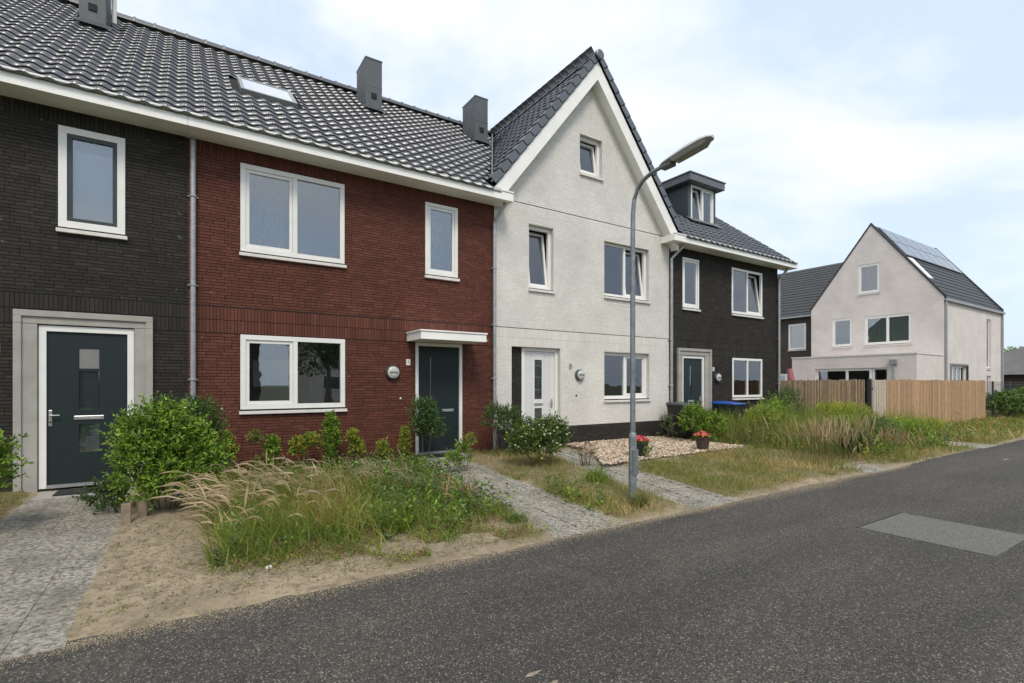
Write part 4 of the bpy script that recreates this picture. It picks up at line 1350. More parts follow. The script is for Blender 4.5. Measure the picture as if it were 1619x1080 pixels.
# paths made of 30 cm slabs
def path(name, P, size, n_single, jit, z=.006, cols=None):
    o_ = tag(bpy.data.objects.new(name, None), None, None, None, 'structure')
    me0 = bpy.data.meshes.new(name)
    base = M(); base.add([(p[0], p[1], -.012) for p in P], [tuple(range(len(P)))])
    root = base.build(name, simple(name + '_bed', (.10, .09, .06), .95, .3, 20, bmp=.5)); root['kind'] = 'structure'
    bpy.data.objects.remove(o_)
    xs = [p[0] for p in P]; ys = [p[1] for p in P]
    rg = random.Random(5)
    g = .002
    h = size / 2 - g
    tm_ = bpy.data.meshes.new('paving_slab')
    tm_.from_pydata([(-h, -h, 0), (h, -h, 0), (h, h, 0), (-h, h, 0), (-h, -h, -.02), (h, -h, -.02), (h, h, -.02), (-h, h, -.02)], [],
                    [(0, 1, 2, 3), (4, 5, 1, 0), (5, 6, 2, 1), (6, 7, 3, 2), (7, 4, 0, 3)])
    tm_.materials.append(PAVE)
    pts = []
    y = min(ys); row = 0
    # shear of the path
    sh = (P[3][0] - P[0][0]) / (P[3][1] - P[0][1])
    wdt = P[1][0] - P[0][0]
    while y < max(ys) - size * .3:
        xo = P[0][0] + sh * (y - P[0][1])
        n = int(round(wdt / size))
        for i in range(n):
            st = size / 2 if i % 2 else 0
            pts.append((xo + (i + .5) * size, y + size / 2 + st, 1))
            if st and row == 0: pts.append((xo + (i + .5) * size, y + size / 4, .5))
        y += size; row += 1
    pts = [p for p in pts if p[1] + size / 2 < max(ys) + size * .6]
    pts.sort(key=lambda p: (Vector((p[0], p[1], 0)) - CAM).length)
    for p in pts[:n_single]:
        o = bpy.data.objects.new('paving_slab', tm_)
        o.scale = (1, p[2], 1)
        link(o, root, (p[0], p[1], z + rg.uniform(-jit, jit) * .4))
        o.rotation_euler = (rg.uniform(-.003, .003), rg.uniform(-.003, .003), math.atan(-sh) * 0)
    return root


path('garden_path', PATH1, .30, 300, .002)
path('garden_path', PATH2, .22, 300, .004)
path('garden_path', PATH3, .22, 300, .004)
for S in SLABS:
    path('crossing_path', S, .30, 50, .004)

# gravel bed: loose stones
rgn = np.random.default_rng(4)


def stones(n, P, r0, r1, z0, cols, name, parent=None):
    xs = [p[0] for p in P]; ys = [p[1] for p in P]
    X = rgn.uniform(min(xs), max(xs), n * 2); Y = rgn.uniform(min(ys), max(ys), n * 2)
    k = inpoly(X, Y, P); X, Y = X[k][:n], Y[k][:n]
    n = len(X)
    base = np.array([(1, 0, 0), (0, 1, 0), (-1, 0, 0), (0, -1, 0), (.0, 0, .8), (.5, .5, .45), (-.5, .5, .45), (-.5, -.5, .45), (.5, -.5, .45)], float)
    Fb = np.array([(0, 5, 4, 8), (1, 6, 4, 5), (2, 7, 4, 6), (3, 8, 4, 7)])
    rr = rgn.uniform(r0, r1, n)
    V = base[None] * rr[:, None, None] * (1 + rgn.uniform(-.3, .3, (n, 9, 3)))
    a = rgn.uniform(0, 6.28, n); c, s_ = np.cos(a), np.sin(a)
    W = V.copy(); W[..., 0] = V[..., 0] * c[:, None] - V[..., 1] * s_[:, None]; W[..., 1] = V[..., 0] * s_[:, None] + V[..., 1] * c[:, None]
    W[..., 0] += X[:, None]; W[..., 1] += Y[:, None]; W[..., 2] += (z0 + rgn.uniform(0, .03, n))[:, None]
    F = (np.arange(n)[:, None, None] * 9 + Fb[None]).reshape(-1, 4)
    C = np.repeat(np.array(cols)[rgn.integers(0, len(cols), n)] * rgn.uniform(.8, 1.15, (n, 1)), 4, axis=0)
    return npmesh(name, W.reshape(-1, 3), F, STONE, parent, cols=C, kind='stuff')


def colmat(name, rough=.8, bmp=.2):
    m, N, L, b = new_mat(name)
    at = N.new('ShaderNodeAttribute'); at.attribute_name = 'col'
    L.new(at.outputs['Color'], b.inputs['Base Color']); b.inputs['Roughness'].default_value = rough
    if bmp: bump(N, L, b, noise(N, L, 120, 3), bmp, .004)
    return m


STONE = colmat('stones')
gcols = [(.50, .38, .26), (.58, .47, .33), (.36, .26, .17), (.64, .56, .44), (.26, .19, .13), (.50, .34, .25), (.44, .38, .29), (.20, .16, .12)]
g_ = stones(9000, GRAVEL, .02, .042, .055, gcols, 'gravel')
tag(g_, 'bed of pinkish-beige gravel in front of the white house', 'gravel', kind='stuff')
# crumbs and pebbles on the sand
pc = [(.26, .21, .15), (.16, .13, .09), (.32, .27, .2), (.10, .08, .06), (.20, .16, .11), (.14, .12, .06)]
PB = [(-.58, -5.75), (3.1, -5.75), (3.1, -4.7), (.2, -4.4), (-.1, -3.0), (-.58, -3.0)]
g_ = stones(2200, PB, .004, .013, .018, pc, 'pebbles'); tag(g_, 'small pebbles and crumbs lying on the bare sand', 'pebbles', kind='stuff')

# loose sand grains swept over the asphalt edge
def edge_grains(n, x0, x1, sp, name, lb):
    X = rgn.uniform(x0, x1, n); Y = -5.86 + .03 * np.sin(X * 2.1) - np.abs(rgn.normal(0, sp, n)) * (.4 + 1.2 * vnoise(X, X * 0, 1.1, 5))
    P_ = np.stack([X, Y], 1); rr = rgn.uniform(.0015, .0045, n)
    base = np.array([(1, 0, 0), (0, 1, 0), (-1, 0, 0), (0, -1, 0), (0, 0, .8)], float)
    Fb = np.array([(0, 1, 4), (1, 2, 4), (2, 3, 4), (3, 0, 4)])
    V = base[None] * rr[:, None, None]; V[..., 0] += X[:, None]; V[..., 1] += Y[:, None]; V[..., 2] += .001
    F = (np.arange(n)[:, None, None] * 5 + Fb[None]).reshape(-1, 3)
    C = np.repeat(np.array([(.34, .27, .17), (.26, .20, .13), (.40, .33, .22)])[rgn.integers(0, 3, n)], 4, axis=0)
    o = npmesh(name, V.reshape(-1, 3), F, STONE, cols=C); return tag(o, lb, 'sand', kind='stuff')


edge_grains(30000, -2.2, 12, .10, 'sand_grains', 'loose sand grains swept over the edge of the asphalt')

# ------------------------------------------------------------------ vegetation
LEAF = leaf_mat('leaves', .42, .22)
GRASS = leaf_mat('grass_blades', .55, .35)
STRAW = leaf_mat('straw', .8, .2)
BARK = simple('bark', (.11, .085, .06), .9, .25, 30, bmp=.6, bscale=90)
WOOD = simple('weathered_timber', (.24, .185, .13), .85, .3, 9, bmp=.5, bscale=60)


def blades(n, region, height, width, lean, colsA, dfun, seed, wind=(-.2, -.05), hvar=.5, hfun=None, zoff=0.0):
    """ribbons of two quads; returns V, F, C"""
    rg = np.random.default_rng(seed)
    x0, x1, y0, y1 = region
    X, Y = rg.uniform(x0, x1, n), rg.uniform(y0, y1, n)
    keep = rg.random(n) < dfun(X, Y)
    X, Y = X[keep], Y[keep]; n = len(X)
    H = height * (1 - hvar + hvar * 2 * rg.random(n) ** 1.3) * (.6 + .8 * vnoise(X, Y, 1.7, seed + 40))
    if hfun is not None: H = H * hfun(X, Y)
    a = rg.uniform(0, 2 * PI, n)
    ln = lean * (.3 + rg.random(n))
    dx, dy = np.cos(a) * ln + wind[0], np.sin(a) * ln + wind[1]
    a2 = rg.uniform(0, 2 * PI, n)
    sx, sy = np.cos(a2), np.sin(a2)
    Z = ground_z(X, Y) - .01 + zoff
    V = np.zeros((n, 6, 3))
    W = width * rg.uniform(.6, 1.3, n)
    for k, (t, wf) in enumerate(((0, 1), (.5, .85), (1, .12))):
        bx = X + dx * H * t ** 1.8; by = Y + dy * H * t ** 1.8
        bz = Z + H * t * (1 - .25 * np.clip(np.hypot(dx, dy), 0, 1.2) * t)
        V[:, 2 * k, 0] = bx - sx * W * wf / 2; V[:, 2 * k, 1] = by - sy * W * wf / 2; V[:, 2 * k, 2] = bz
        V[:, 2 * k + 1, 0] = bx + sx * W * wf / 2; V[:, 2 * k + 1, 1] = by + sy * W * wf / 2; V[:, 2 * k + 1, 2] = bz
    F = (np.arange(n)[:, None, None] * 6 + np.array([[0, 1, 3, 2], [2, 3, 5, 4]])[None]).reshape(-1, 4)
    ca = np.array(colsA)
    patchy = vnoise(X, Y, .8, seed + 9) * .6 + vnoise(X, Y, 2.5, seed + 19) * .4
    idx = np.clip(((patchy - .5) * 1.6 + .5) * len(ca) + rg.normal(0, .9, n), 0, len(ca) - 1).astype(int)
    C = np.repeat(ca[idx] * rg.uniform(.75, 1.25, (n, 1)), 2, axis=0)
    return V.reshape(-1, 3), F, C


def merge(parts):
    V, F, C, b = [], [], [], 0
    for v, f, c in parts:
        V.append(v); F.append(f + b); C.append(c); b += len(v)
    return np.concatenate(V), np.concatenate(F), np.concatenate(C)


GR = [(0.146, 0.197, 0.037), (0.114, 0.179, 0.03), (0.177, 0.231, 0.044), (0.248, 0.282, 0.059), (0.311, 0.282, 0.083), (0.456, 0.325, 0.141)]
GRD = [(0.165, 0.195, 0.045), (0.264, 0.255, 0.075), (0.14, 0.188, 0.038), (0.396, 0.3, 0.135), (0.33, 0.285, 0.105), (0.561, 0.405, 0.225)]
GRT = [(0.105, 0.172, 0.027), (0.143, 0.224, 0.033), (0.19, 0.267, 0.045), (0.247, 0.31, 0.06), (0.323, 0.31, 0.09)]


def hA_(x, y):
    """height profile of the overgrown front garden: tall left half, low towards the road and the path"""
    h = .35 + .65 * sm(3.3, 1.6, x) * sm(-5.4, -4.6, y)
    h = h * (1 - (.80 - .35 * sm(1.9, 2.9, x)) * sm(-3.3, -1.3, y))
    return h * (.62 + .5 * vnoise(x, y, 1.3, 77))


parts = [blades(21000, (.05, 4.7, -5.5, -.1), .42, .0075, .45, GR, lambda x, y: dens(x, y) * (.6 + .4 * sm(3.4, 2.3, x)), 101, (-.22, -.06), hfun=hA_)]
parts.append(blades(7500, (.05, 4.7, -5.5, -.1), .40, .013, .95, GRT, lambda x, y: dens(x, y), 121, (-.1, 0), hfun=lambda x, y: hA_(x, y) * .8))
parts.append(blades(5500, (.0, 4.8, -5.6, -.1), .26, .008, 1.3, [(.30, .23, .12), (.38, .29, .16), (.22, .15, .07), (.26, .14, .07)], lambda x, y: dens(x, y) * .8, 131, (0, 0), hfun=hA_))
V, F, C = merge(parts)
o = npmesh('tall_grass', V, F, GRASS, cols=C)
tag(o, 'tall unmown grass overgrowing the front garden of the red house', 'grass', kind='stuff')
parts = [blades(26000, (4.2, 9.6, -5.95, -.1), .10, .007, .6, GRD, dens, 102, (0, 0)),
         blades(26000, (9.4, 20, -5.95, -.1), .13, .011, .6, GRD, dens, 103, (0, 0)),
         blades(9000, (-.6, 4.6, -5.9, -4.2), .07, .006, .8, GRD, lambda x, y: np.maximum(dens(x, y) * .6, sm(.66, .8, vnoise(x, y, 2.2, 6)) * .5 * (x > 1)), 104, (0, 0)),
         blades(22000, (20, 48, -5.95, -.1), .16, .022, .6, GRD, dens, 105, (0, 0)),
         blades(3000, (-5.5, -1.78, -5.9, -.2), .16, .008, .6, GR, dens, 106, (0, 0))]
# fringe along the path edges
def fringe(x, y):
    f = 0
    for P, k in ((PATH1, .035), (PATH2, .16), (PATH3, .16)):
        f = np.maximum(f, np.exp(-(sdist(x, y, P) / k) ** 2) * .55 * sm(.35, .6, vnoise(x, y, 3.1, 8)))
    return f
parts.append(blades(30000, (-2.1, 8, -5.9, -.3), .06, .006, .8, GRD, fringe, 107, (0, 0), hfun=lambda x, y: np.where(x < -.2, .55, 1.0)))
V, F, C = merge(parts)
o = npmesh('lawn', V, F, GRASS, cols=C)
tag(o, 'short dry grass of the road verge and lawns', 'grass', kind='stuff')


def tuft(name, x, y, n, h, r, cols, label, seed, lean=.7, w=.01, group=None, wind=(0, 0)):
    V, F, C = blades(n, (x - r, x + r, y - r, y + r), h, w, lean, cols, lambda a, b: np.exp(-((a - x) ** 2 + (b - y) ** 2) / (r * r * .3)), seed, wind, hvar=.35)
    o = npmesh(name, V, F, GRASS, origin=(x, y, 0), cols=C)
    return tag(o, label, 'grass tuft', group)


tuft('grass_tuft', 1.95, -4.72, 900, .22, .26, [(.16, .24, .03), (.20, .28, .04), (.13, .21, .03)], 'bright yellow-green grass tuft at the edge of the bare sand', 301, 1.3)
tuft('grass_tuft', 3.22, -5.15, 500, .15, .16, [(.09, .16, .03), (.12, .18, .04)], 'low green grass tuft on the left edge of the red house path near the road', 302, 1.0)
tuft('grass_tuft', 5.55, -3.95, 900, .26, .28, GRT, 'green grass tuft right behind the foot of the street lamp', 303, .7)
tuft('grass_tuft', 4.98, -5.40, 700, .20, .20, [(.22, .19, .08), (.28, .22, .12), (.14, .15, .05)], 'dry brownish grass tuft at the roadside in front of the street lamp', 304, .8)
tuft('grass_tuft', 2.25, -5.33, 350, .10, .2, GRT, 'flat green grass tuft on the sand close to the asphalt', 305, 1.3)


def leaves(P, D, Lf, Wf, C, rg, up=.35):
    """folded diamond leaves at P pointing along D"""
    n = len(P)
    D = D / np.linalg.norm(D, axis=1, keepdims=True)
    Rn = rg.normal(0, 1, (n, 3)); Rn[:, 2] += up * 2
    S = np.cross(D, Rn); S /= np.linalg.norm(S, axis=1, keepdims=True) + 1e-9
    Nn = np.cross(S, D)
    Lc, Wc = Lf[:, None], Wf[:, None]
    V = np.stack([P, P + D * Lc * .45 + S * Wc * .5 + Nn * Wc * .12, P + D * Lc - Nn * Lc * .1, P + D * Lc * .45 - S * Wc * .5 + Nn * Wc * .12], 1)
    F = np.arange(n * 4).reshape(n, 4)
    return V.reshape(-1, 3), F, C


def weeds(name, n, region, dfun, size, cols, per, label, seed, tall=.12, wide=.5):
    rg = np.random.default_rng(seed)
    x0, x1, y0, y1 = region
    X, Y = rg.uniform(x0, x1, n), rg.uniform(y0, y1, n)
    k = rg.random(n) < dfun(X, Y); X, Y = X[k], Y[k]; n = len(X)
    Z = ground_z(X, Y)
    H = tall * rg.uniform(.2, 1.5, n) * (.5 + vnoise(X, Y, 1.5, seed))
    t = np.tile(np.linspace(.05, 1, per), (n, 1))
    a = np.cumsum(rg.uniform(1.6, 3.0, (n, per)), 1)
    P = np.stack([X[:, None] + 0 * t + rg.normal(0, .012, (n, per)), Y[:, None] + 0 * t + rg.normal(0, .012, (n, per)), Z[:, None] + H[:, None] * t], -1).reshape(-1, 3)
    D = np.stack([np.cos(a), np.sin(a), .25 + .5 * t + rg.normal(0, .2, (n, per))], -1).reshape(-1, 3)
    m_ = len(P)
    ci = np.repeat(rg.integers(0, len(cols), n), per)
    C = np.array(cols)[ci] * rg.uniform(.7, 1.3, (m_, 1))
    sz = np.repeat(size * rg.uniform(.5, 1.4, n), per)
    V, F, C = leaves(P, D, sz * rg.uniform(.7, 1.2, m_), sz * wide * rg.uniform(.7, 1.2, m_), C, rg)
    o = npmesh(name, V, F, LEAF, cols=C)
    return tag(o, label, 'weeds', kind='stuff')


def plumes(name, spots, label, cols, wind, length=.16, grp=None, seed=0, wb=.010, stemh=(.5, .75)):
    rg = random.Random(seed)
    V, F, C = [], [], []
    def quad(a, b, c, d, col):
        k = len(V); V.extend([a, b, c, d]); F.append((k, k + 1, k + 2, k + 3)); C.append(col)
    for (x, y) in spots:
        z0 = float(ground_z(np.array([x]), np.array([y]))[0])
        H = rg.uniform(*stemh)
        wx, wy = wind[0] * rg.uniform(.25, 1.5) + rg.gauss(0, .12), wind[1] + rg.gauss(0, .18)
        pts = []
        K = 9
        for k in range(K + 1):
            t = k / K
            pts.append(Vector((x + wx * H * t ** 1.9, y + wy * H * t ** 1.9, z0 + H * (t - .20 * t ** 7 * min(1, abs(wx) * 2)))))
        side = Vector((rg.gauss(0, 1), rg.gauss(0, 1), 0)).normalized()
        col = [c * rg.uniform(.8, 1.2) for c in (.17, .17, .07)]
        for k in range(K - 3):
            wd = .0025
            quad(tuple(pts[k] - side * wd), tuple(pts[k] + side * wd), tuple(pts[k + 1] + side * wd), tuple(pts[k + 1] - side * wd), col)
        pc_ = Vector(rg.choice(cols)) * rg.uniform(.8, 1.15)
        # feathery head over the last third of the stem, drooping
        hd = [pts[K - 3], pts[K - 2], pts[K - 1], pts[K]]
        d = (pts[K] - pts[K - 1]).normalized()
        hd.append(pts[K] + d * length * .4 + Vector((0, 0, -.012)))
        wds = [.25, .8, 1.0, .75, .1]
        for ang in (0, 1):
            sd = side if ang == 0 else d.cross(side).normalized()
            for k in range(len(hd) - 1):
                a, b = wb * wds[k], wb * wds[k + 1]
                quad(tuple(hd[k] - sd * a), tuple(hd[k] + sd * a), tuple(hd[k + 1] + sd * b), tuple(hd[k + 1] - sd * b), tuple(pc_))
        for k in range(16):
            t = rg.uniform(0, len(hd) - 1.01); i = int(t); p = hd[i].lerp(hd[i + 1], t - i)
            q_ = Vector((rg.gauss(0, 1), rg.gauss(0, 1), rg.gauss(0, 1))).normalized()
            e = p + (d * .9 + q_ * .6).normalized() * rg.uniform(.018, .036)
            s_ = q_.cross(d).normalized() * .0016
            quad(tuple(p - s_), tuple(p + s_), tuple(e + s_ * .4), tuple(e - s_ * .4), tuple(pc_ * rg.uniform(.9, 1.2)))
    o = npmesh(name, V, F, STRAW, origin=(*spots[0], 0), cols=C)
    tag(o, label, 'grass', grp, 'stuff')
    return o


ST = [(.50, .39, .25), (.58, .46, .32), (.44, .34, .20), (.62, .50, .37)]
rp_ = random.Random(9)
sp = []
while len(sp) < 230:
    x, y = rp_.uniform(.15, 2.3), rp_.uniform(-4.7, -2.0)
    if rp_.random() < math.exp(-((x - .55) / .8) ** 2) * (1.0 if y > -4 else .5): sp.append((x, y))
plumes('grass_plumes', sp, 'straw-coloured feathery seed heads bending left over the sand', ST, (-.52, -.10), seed=1, wb=.010, stemh=(.34, .66))
sp = [(rp_.uniform(.9, 2.9), rp_.uniform(-3.9, -2.5)) for _ in range(170)]
plumes('grass_plumes', sp, 'thin pale seed heads above the tall grass before the red wall', [(.34, .30, .17), (.42, .35, .21), (.30, .28, .15)], (-.45, .0), seed=2, wb=.0055, stemh=(.36, .62))
sp = [(2.95 + rp_.gauss(0, .13), -4.5 + rp_.gauss(0, .15)) for _ in range(26)]
plumes('grass_plumes', sp, 'small reddish-straw grass clump at the right of the overgrown garden', [(.42, .27, .16), (.48, .32, .20)], (-.35, 0), seed=3, wb=.006, stemh=(.34, .5))
sp = [(11.3 + rp_.gauss(0, .5), -4.85 + rp_.gauss(0, .28)) for _ in range(230)]
plumes('grass_plumes', sp, 'clump of dry beige seeding grass by the roadside before the right-hand wild garden', [(.42, .33, .20), (.50, .40, .26), (.36, .28, .16)], (-.05, 0), seed=4, wb=.011, stemh=(.5, .95))
sp = [(13.2 + rp_.gauss(0, .9), -5.15 + rp_.gauss(0, .25)) for _ in range(120)]
plumes('grass_plumes', sp, 'brownish dry weeds lining the road right of the beige grass clump', [(.34, .24, .15), (.42, .30, .20)], (-.05, 0), seed=5, wb=.012, stemh=(.3, .6))


def shrub(name, base, lobes, n_sprig, leaf, cols, label, cat='shrub', group=None, seed=1, stems=5, sprig=.16, per=13, upb=.5, extra=None, wide=.45, bare=.25):
    """lobes: (dx, dy, z, rx, ry, rz). Twigs grow outward from each lobe and carry leaves"""
    rg = np.random.default_rng(seed)
    bx, by = base
    bz = float(ground_z(np.array([bx]), np.array([by]))[0]) if bx < 60 and by > -6 else 0.0
    root = empty(name, (bx, by, bz), label, cat, group)
    vol = np.array([l[3] * l[4] + l[3] * l[5] for l in lobes]); vol = vol / vol.sum()
    li = rg.choice(len(lobes), n_sprig, p=vol)
    Lb = np.array(lobes)[li]
    U = rg.normal(0, 1, (n_sprig, 3)); U /= np.linalg.norm(U, axis=1, keepdims=True)
    U[:, 2] = np.where(U[:, 2] < -.5, -U[:, 2], U[:, 2])
    rad = rg.uniform(.45, 1.0, n_sprig) ** .6 * (.82 + .3 * rg.random(n_sprig))
    Pb = np.stack([bx + Lb[:, 0] + U[:, 0] * Lb[:, 3] * rad, by + Lb[:, 1] + U[:, 1] * Lb[:, 4] * rad, bz + Lb[:, 2] + U[:, 2] * Lb[:, 5] * rad], 1)
    Pb[:, 2] = np.maximum(Pb[:, 2], bz + .03)
    Dd = U * .8 + rg.normal(0, .35, (n_sprig, 3)); Dd[:, 2] += upb
    Dd /= np.linalg.norm(Dd, axis=1, keepdims=True)
    SL = sprig * rg.uniform(.6, 1.5, n_sprig)
    t = np.linspace(.0, 1, per)[None, :] + rg.uniform(-.05, .05, (n_sprig, per))
    P = Pb[:, None, :] + Dd[:, None, :] * (SL[:, None] * t)[..., None]
    LD = Dd[:, None, :] * .55 + rg.normal(0, .62, (n_sprig, per, 3)); LD[..., 2] += .1
    P = P.reshape(-1, 3); LD = LD.reshape(-1, 3)
    n = len(P)
    ca = np.array(cols)
    ci = np.repeat(rg.integers(0, len(ca), n_sprig), per)
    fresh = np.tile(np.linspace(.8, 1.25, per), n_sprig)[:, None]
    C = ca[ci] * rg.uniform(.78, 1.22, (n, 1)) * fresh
    V, F, C = leaves(P, LD, leaf * rg.uniform(.6, 1.3, n), leaf * wide * rg.uniform(.7, 1.3, n), C, rg)
    npmesh('foliage', V, F, LEAF, root, cols=C, kind='stuff')
    r2 = random.Random(seed)
    m = M()
    for k in range(stems):
        l = lobes[k % len(lobes)]
        a = r2.uniform(0, 6.28)
        p0 = Vector((bx + l[0] * .25 + .05 * math.cos(a), by + l[1] * .25 + .05 * math.sin(a), bz - .02))
        p2 = Vector((bx + l[0] + l[3] * .5 * math.cos(a), by + l[1] + l[4] * .5 * math.sin(a), bz + l[2] + l[5] * r2.uniform(-.1, .5)))
        p1 = p0.lerp(p2, .5) + Vector((r2.gauss(0, .03), r2.gauss(0, .03), .03))
        rr = .006 + .010 * min(1.5, l[5])
        m.tube([p0, p1, p2], [rr, rr * .7, rr * .35], 6)
        for b in range(3):
            q0 = p1.lerp(p2, r2.random()); q1 = q0 + Vector((r2.gauss(0, .4) * l[3], r2.gauss(0, .4) * l[4], abs(r2.gauss(.3, .3)) * l[5]))
            m.tube([q0, q1], [rr * .4, rr * .2], 5)
    m.build('stem', BARK, root)
    if extra:
        for (nm, cnt, col_, sz, zmin) in extra:
            k = rg.choice(n_sprig, cnt)
            Pf = Pb[k] + Dd[k] * (SL[k] * 1.05)[:, None]
            Pf = Pf[Pf[:, 2] > bz + zmin]
            vs, fs = [], []
            for p in Pf:
                nrm = Vector(rg.normal(0, .5, 3)) + Vector((0, -.6, .7)); nrm.normalize()
                a_ = nrm.orthogonal().normalized(); b_ = nrm.cross(a_)
                for q5 in range(5):
                    an = q5 * 2 * PI / 5
                    d = a_ * math.cos(an) + b_ * math.sin(an); s_ = nrm.cross(d)
                    pv = Vector(p); bse = len(vs)
                    vs += [tuple(pv), tuple(pv + d * sz * .6 + s_ * sz * .35), tuple(pv + d * sz + nrm * sz * .2), tuple(pv + d * sz * .6 - s_ * sz * .35)]
                    fs.append((bse, bse + 1, bse + 2, bse + 3))
            if fs:
                npmesh(nm, vs, fs, LEAF, root, cols=np.tile(np.array(col_), (len(fs), 1)), kind='stuff')
    return root


GL1 = [(0.138, 0.234, 0.028), (0.105, 0.186, 0.022), (0.18, 0.286, 0.034), (0.235, 0.339, 0.044), (0.083, 0.149, 0.021)]
GL2 = [(0.054, 0.105, 0.028), (0.069, 0.133, 0.031), (0.043, 0.084, 0.022), (0.092, 0.154, 0.042)]
GLY = [(0.238, 0.276, 0.033), (0.179, 0.241, 0.03), (0.317, 0.293, 0.045), (0.139, 0.207, 0.03)]
GLG = [(0.108, 0.14, 0.063), (0.139, 0.168, 0.084), (0.077, 0.112, 0.042)]
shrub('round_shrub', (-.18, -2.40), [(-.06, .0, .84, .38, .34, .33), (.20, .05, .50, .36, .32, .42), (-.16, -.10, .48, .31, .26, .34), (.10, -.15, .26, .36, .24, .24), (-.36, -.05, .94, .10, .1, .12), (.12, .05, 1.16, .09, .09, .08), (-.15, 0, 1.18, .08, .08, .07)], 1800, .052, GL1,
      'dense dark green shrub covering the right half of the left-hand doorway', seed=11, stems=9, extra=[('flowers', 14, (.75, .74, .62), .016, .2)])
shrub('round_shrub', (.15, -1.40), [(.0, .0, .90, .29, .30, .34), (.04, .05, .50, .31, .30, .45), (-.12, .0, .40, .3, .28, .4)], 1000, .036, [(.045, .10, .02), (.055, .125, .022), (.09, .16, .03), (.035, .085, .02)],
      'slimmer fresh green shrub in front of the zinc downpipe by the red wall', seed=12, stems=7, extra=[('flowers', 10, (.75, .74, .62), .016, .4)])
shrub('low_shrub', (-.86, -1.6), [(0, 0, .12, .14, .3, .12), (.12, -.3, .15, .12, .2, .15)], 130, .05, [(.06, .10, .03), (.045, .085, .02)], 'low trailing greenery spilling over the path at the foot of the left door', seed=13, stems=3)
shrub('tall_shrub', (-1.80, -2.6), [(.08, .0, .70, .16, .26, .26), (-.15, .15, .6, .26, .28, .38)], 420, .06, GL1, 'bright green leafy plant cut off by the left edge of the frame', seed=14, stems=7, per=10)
sap = [(.60, -.45, .70, .12, GLY), (1.02, -.5, .72, .10, [(.18, .19, .05), (.13, .15, .04)]), (1.28, -.45, .60, .10, GL1), (1.78, -.45, .60, .20, GLY), (2.27, -.45, .95, .15, GL1), (2.70, -.45, .63, .12, GLY), (3.22, -.5, .40, .12, GLY), (3.66, -.5, .62, .10, GLY)]
lab = ['reddish-tipped sapling nearest the shrub, first along the red wall', 'thin bare-stemmed sapling with a pale tuft on top by the red wall', 'narrow green sapling under the left part of the red house windows',
       'wide yellow-green sapling under the middle of the red house window', 'tallest dark green sapling against the red wall', 'leaning yellow-green sapling right of the tallest one', 'shortest yellow-green sapling against the red wall',
       'yellowish sapling touching the round bush by the anthracite door']
for i, (x, y, h, r_, c_) in enumerate(sap):
    r_ *= .8
    lob = [(0, 0, h * (.82 if i == 1 else .58), r_, r_ * .8, h * (.14 if i == 1 else .46)), (0, 0, h * .2, r_ * .6, r_ * .6, h * .15)]
    if i == 3: lob = [(-.08, 0, .35, .12, .1, .2), (.14, 0, .45, .13, .1, .14)]
    if i == 5: lob = [(-.06, 0, .5, .09, .08, .12), (.04, 0, .28, .10, .09, .2)]
    shrub('sapling', (x, y), lob, [280, 110, 240, 300, 420, 240, 120, 190][i], .048, c_, lab[i], 'sapling', 'saplings planted along the red wall', 20 + i, 3, .07, 8, .9)
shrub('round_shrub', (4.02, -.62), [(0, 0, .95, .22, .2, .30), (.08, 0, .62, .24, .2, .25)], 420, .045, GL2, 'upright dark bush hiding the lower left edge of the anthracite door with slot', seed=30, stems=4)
shrub('leafy_weed', (4.30, -1.75), [(0, 0, .28, .16, .14, .26), (-.25, -.1, .2, .16, .14, .18)], 150, .05, GL1, 'leafy green weed at the head of the red house path', 'weed', seed=31, stems=3, sprig=.08, per=8)
shrub('leafy_weed', (5.02, -.7), [(0, 0, .38, .12, .1, .16)], 40, .045, GLY, 'yellowish weed at the foot of the white door jamb of the red house', 'weed', seed=32, stems=2, sprig=.08, per=8)
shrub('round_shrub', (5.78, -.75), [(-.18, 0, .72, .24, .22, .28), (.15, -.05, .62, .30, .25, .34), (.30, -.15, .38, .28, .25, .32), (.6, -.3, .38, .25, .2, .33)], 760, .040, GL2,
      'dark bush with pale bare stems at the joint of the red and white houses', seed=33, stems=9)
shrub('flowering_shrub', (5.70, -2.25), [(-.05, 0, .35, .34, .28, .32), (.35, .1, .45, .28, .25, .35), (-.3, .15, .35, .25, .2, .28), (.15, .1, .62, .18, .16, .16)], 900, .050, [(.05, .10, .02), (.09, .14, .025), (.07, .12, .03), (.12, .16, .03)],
      'loose shrub with small white and yellow flowers in front of the white door', seed=34, stems=8, per=11, extra=[('white_flowers', 130, (.8, .8, .74), .022, .35), ('yellow_flowers', 60, (.65, .50, .04), .018, .15)])
shrub('dry_weed', (6.55, -2.55), [(0, 0, .3, .32, .16, .18)], 60, .03, [(.16, .12, .06), (.10, .09, .04), (.08, .10, .03)], 'sparse dark-stemmed weeds at the left edge of the gravel bed', 'weed', seed=35, stems=14, sprig=.07, per=6)
shrub('round_shrub', (11.38, -1.5), [(-.1, 0, .50, .34, .3, .40), (.3, -.2, .38, .32, .28, .33)], 520, .055, GL1, 'green bush in front of the black wheelie bin, right of the gravel', seed=36, stems=6)
shrub('leafy_weed', (11.3, -.55), [(0, 0, .3, .14, .14, .26)], 60, .05, GLG, 'grey-green weed beside the foot of the white house corner', 'weed', seed=37, stems=3)
